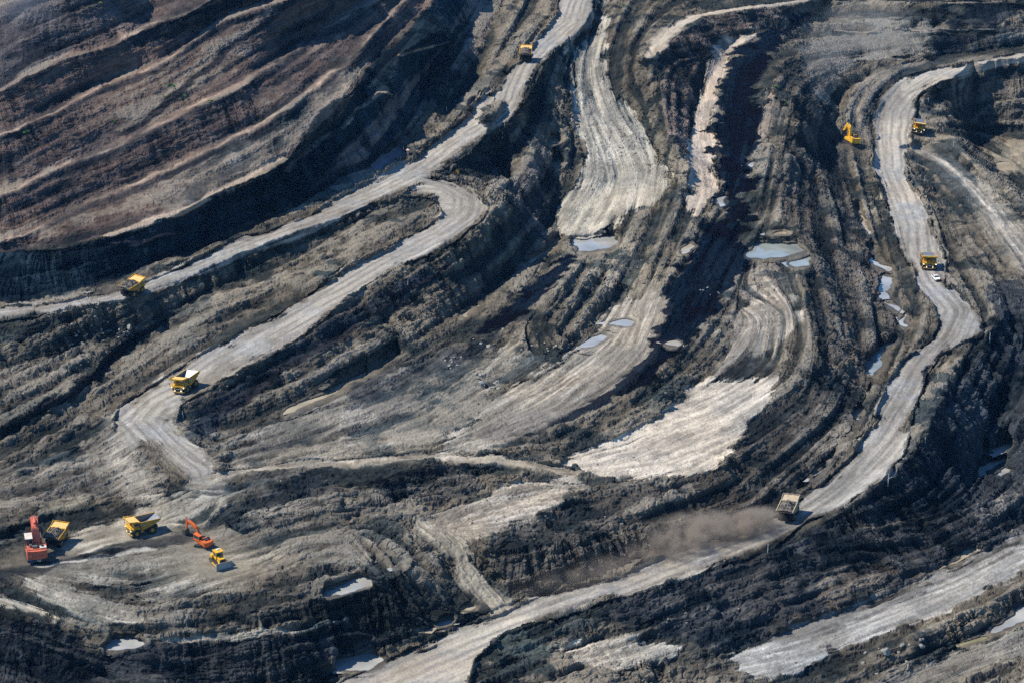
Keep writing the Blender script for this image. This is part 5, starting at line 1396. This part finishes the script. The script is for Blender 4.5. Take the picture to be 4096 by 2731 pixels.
# ---------------------------------------------------------------- dust thrown up by the trucks
def dust(name, a, b, rw, rh, dens, colr, label, bias=.0, nscale=3.4):
    """ellipsoid of drifting dust from world point a (thick end) to b"""
    a, b = Vector(a), Vector(b); d = b - a
    bm = bmesh.new(); bmesh.ops.create_icosphere(bm, subdivisions=4, radius=1)
    me = bpy.data.meshes.new(name); bm.to_mesh(me); bm.free()
    o = bpy.data.objects.new(name, me); COL.objects.link(o)
    x = d.normalized(); y = Vector((0, 0, 1)).cross(x).normalized(); z = x.cross(y)
    o.matrix_world = Matrix.Translation((a + b) / 2) @ Matrix((x, y, z)).transposed().to_4x4() @ Matrix.Diagonal((d.length / 2 * 1.08, rw, rh, 1))
    m = bpy.data.materials.new(name); m.use_nodes = True; nt = m.node_tree; nt.nodes.clear()
    N = nt.nodes.new; K = nt.links.new
    tc = N('ShaderNodeTexCoord'); ln = N('ShaderNodeVectorMath'); ln.operation = 'LENGTH'; K(tc.outputs['Object'], ln.inputs[0])
    fall = N('ShaderNodeMapRange'); fall.interpolation_type = 'SMOOTHSTEP'
    for i, q in enumerate((1., 0., 0., 1.)): fall.inputs[1 + i].default_value = q
    K(ln.outputs['Value'], fall.inputs[0])
    geo = N('ShaderNodeNewGeometry')
    no = N('ShaderNodeTexNoise'); no.inputs['Scale'].default_value = .16 * nscale / 2.2; no.inputs['Detail'].default_value = 5; no.inputs['Roughness'].default_value = .6; K(geo.outputs['Position'], no.inputs['Vector'])
    nr = N('ShaderNodeMapRange'); nr.inputs[1].default_value = .42; nr.inputs[2].default_value = .62; nr.inputs[3].default_value = .08; nr.inputs[4].default_value = 1.0
    K(no.outputs['Fac'], nr.inputs[0])
    sx = N('ShaderNodeSeparateXYZ'); K(tc.outputs['Object'], sx.inputs[0])
    gr = N('ShaderNodeMapRange'); gr.inputs[1].default_value = 1; gr.inputs[2].default_value = -1; gr.inputs[3].default_value = bias; gr.inputs[4].default_value = 1; K(sx.outputs['X'], gr.inputs[0])
    m1 = N('ShaderNodeMath'); m1.operation = 'MULTIPLY'; K(fall.outputs[0], m1.inputs[0]); K(nr.outputs[0], m1.inputs[1])
    m2 = N('ShaderNodeMath'); m2.operation = 'MULTIPLY'; K(m1.outputs[0], m2.inputs[0]); K(gr.outputs[0], m2.inputs[1])
    m3 = N('ShaderNodeMath'); m3.operation = 'MULTIPLY'; K(m2.outputs[0], m3.inputs[0]); m3.inputs[1].default_value = dens
    pv = N('ShaderNodeVolumePrincipled'); pv.inputs['Color'].default_value = (*colr, 1); K(m3.outputs[0], pv.inputs['Density'])
    ou = N('ShaderNodeOutputMaterial'); K(pv.outputs[0], ou.inputs['Volume']); me.materials.append(m)
    o['kind'] = 'stuff'; o['label'] = label
    return o
def gp(u, v, up=0.): return ground_px(u, v) + Vector((0, 0, up))
DC = (.53, .45, .375)
dust('dust_cloud', gp(3135, 2095, 2.5), gp(2840, 2165, 3.5), 8, 5.4, 2.0, DC, 'thick brown dust cloud right behind the loaded truck', .3)
dust('dust_cloud', gp(2960, 2115, 4), gp(2480, 2255, 3.), 13, 6, 1.0, DC, 'brown dust cloud drifting above the road edge', .3)
dust('dust_cloud', gp(2700, 2200, 2.5), gp(1980, 2410, 2.), 13, 4.2, .26, DC, 'thinning brown dust drifting low along the road', .3)
dust('dust_cloud', gp(500, 1165, 2.5), gp(360, 1190, 1.5), 5.5, 3.6, .16, (.6, .5, .44), 'faint dust behind the truck under the black wall', .2)
dust('dust_cloud', gp(3330, 250, 6), gp(3560, 120, 14), 40, 13, .02, (.8, .8, .78), 'pale dust hanging before the upper right wall', .8, 1.)
dust('dust_cloud', gp(3220, 160, 8), gp(3400, 420, 6), 34, 11, .010, (.8, .8, .78), 'pale dust hanging over the grey ridge flank', .8, 1.)
dust('dust_cloud', gp(0, 60, 8), gp(330, 130, 6), 34, 12, .014, (.55, .66, .85), 'bluish smoke hanging at the upper left corner', .2, 1.)
# ---------------------------------------------------------------- hazy air over the pit
zmin = float(Z.min()) - 1.5
hb = bmesh.new(); bmesh.ops.create_cube(hb, size=1)
xm, ym = float(np.abs(X).max()) + 5, float(Y.max()) + 5
for v in hb.verts: v.co = Vector((v.co.x * 2 * xm, -20 if v.co.y < 0 else ym, zmin if v.co.z < 0 else HCAM + 12))
me = bpy.data.meshes.new('haze'); hb.to_mesh(me); hb.free()
hz = bpy.data.objects.new('haze', me); COL.objects.link(hz); hz['kind'] = 'stuff'
hm = bpy.data.materials.new('hazy_air'); hm.use_nodes = True; nt = hm.node_tree; nt.nodes.clear()
ou = nt.nodes.new('ShaderNodeOutputMaterial'); pv = nt.nodes.new('ShaderNodeVolumePrincipled')
pv.inputs['Color'].default_value = (.22, .52, 1., 1); pv.inputs['Density'].default_value = .000022; pv.inputs['Anisotropy'].default_value = .2
nt.links.new(pv.outputs[0], ou.inputs['Volume']); me.materials.append(hm)
SKY, EXPO = .10, 0.35
# ---------------------------------------------------------------- light, air, camera
SUN_EL, SUN_AZ = R(51), (-1.0, .10)
ld = Vector((SUN_AZ[0], SUN_AZ[1], 0)).normalized() * math.cos(SUN_EL) + Vector((0, 0, math.sin(SUN_EL)))
su = bpy.data.lights.new('sun', 'SUN'); su.energy = 5.0; su.angle = R(.5); su.color = (1, .93, .79)
so = bpy.data.objects.new('sun', su); COL.objects.link(so); so.rotation_euler = ld.to_track_quat('Z', 'Y').to_euler()
w = bpy.data.worlds.new('World'); sc.world = w; w.use_nodes = True
nt = w.node_tree; bg = nt.nodes['Background']; sk = nt.nodes.new('ShaderNodeTexSky'); sk.sky_type = 'NISHITA'
sk.sun_disc = False; sk.sun_elevation = SUN_EL; sk.sun_rotation = math.atan2(ld.x, ld.y) % (2 * math.pi)
sk.air_density = 1.; sk.dust_density = .1; sk.ozone_density = 5.
tn = nt.nodes.new('ShaderNodeMix'); tn.data_type = 'RGBA'; tn.blend_type = 'MULTIPLY'; tn.inputs[0].default_value = 1; tn.inputs[7].default_value = (.62, .97, 1.2, 1)
nt.links.new(sk.outputs[0], tn.inputs[6]); nt.links.new(tn.outputs[2], bg.inputs[0]); bg.inputs[1].default_value = SKY

cam = bpy.data.cameras.new('camera'); co = bpy.data.objects.new('camera', cam); COL.objects.link(co)
co.location = (0, 0, HCAM); co.rotation_euler = (R(90) - PITCH, 0, 0)
cam.sensor_fit = 'HORIZONTAL'; cam.sensor_width = 36; cam.lens = 36 * FPX / 4096; cam.clip_start = 1; cam.clip_end = 8000
sc.camera = co
sc.view_settings.view_transform = 'Standard'; sc.view_settings.look = 'None'; sc.view_settings.exposure = EXPO; sc.view_settings.gamma = 1
sc.cycles.max_bounces = 5; sc.cycles.diffuse_bounces = 3; sc.cycles.volume_bounces = 1; sc.cycles.use_denoising = False; sc.cycles.denoiser = 'OPENIMAGEDENOISE'; sc.cycles.denoising_input_passes = 'RGB_ALBEDO_NORMAL'; sc.cycles.denoising_prefilter = 'ACCURATE'
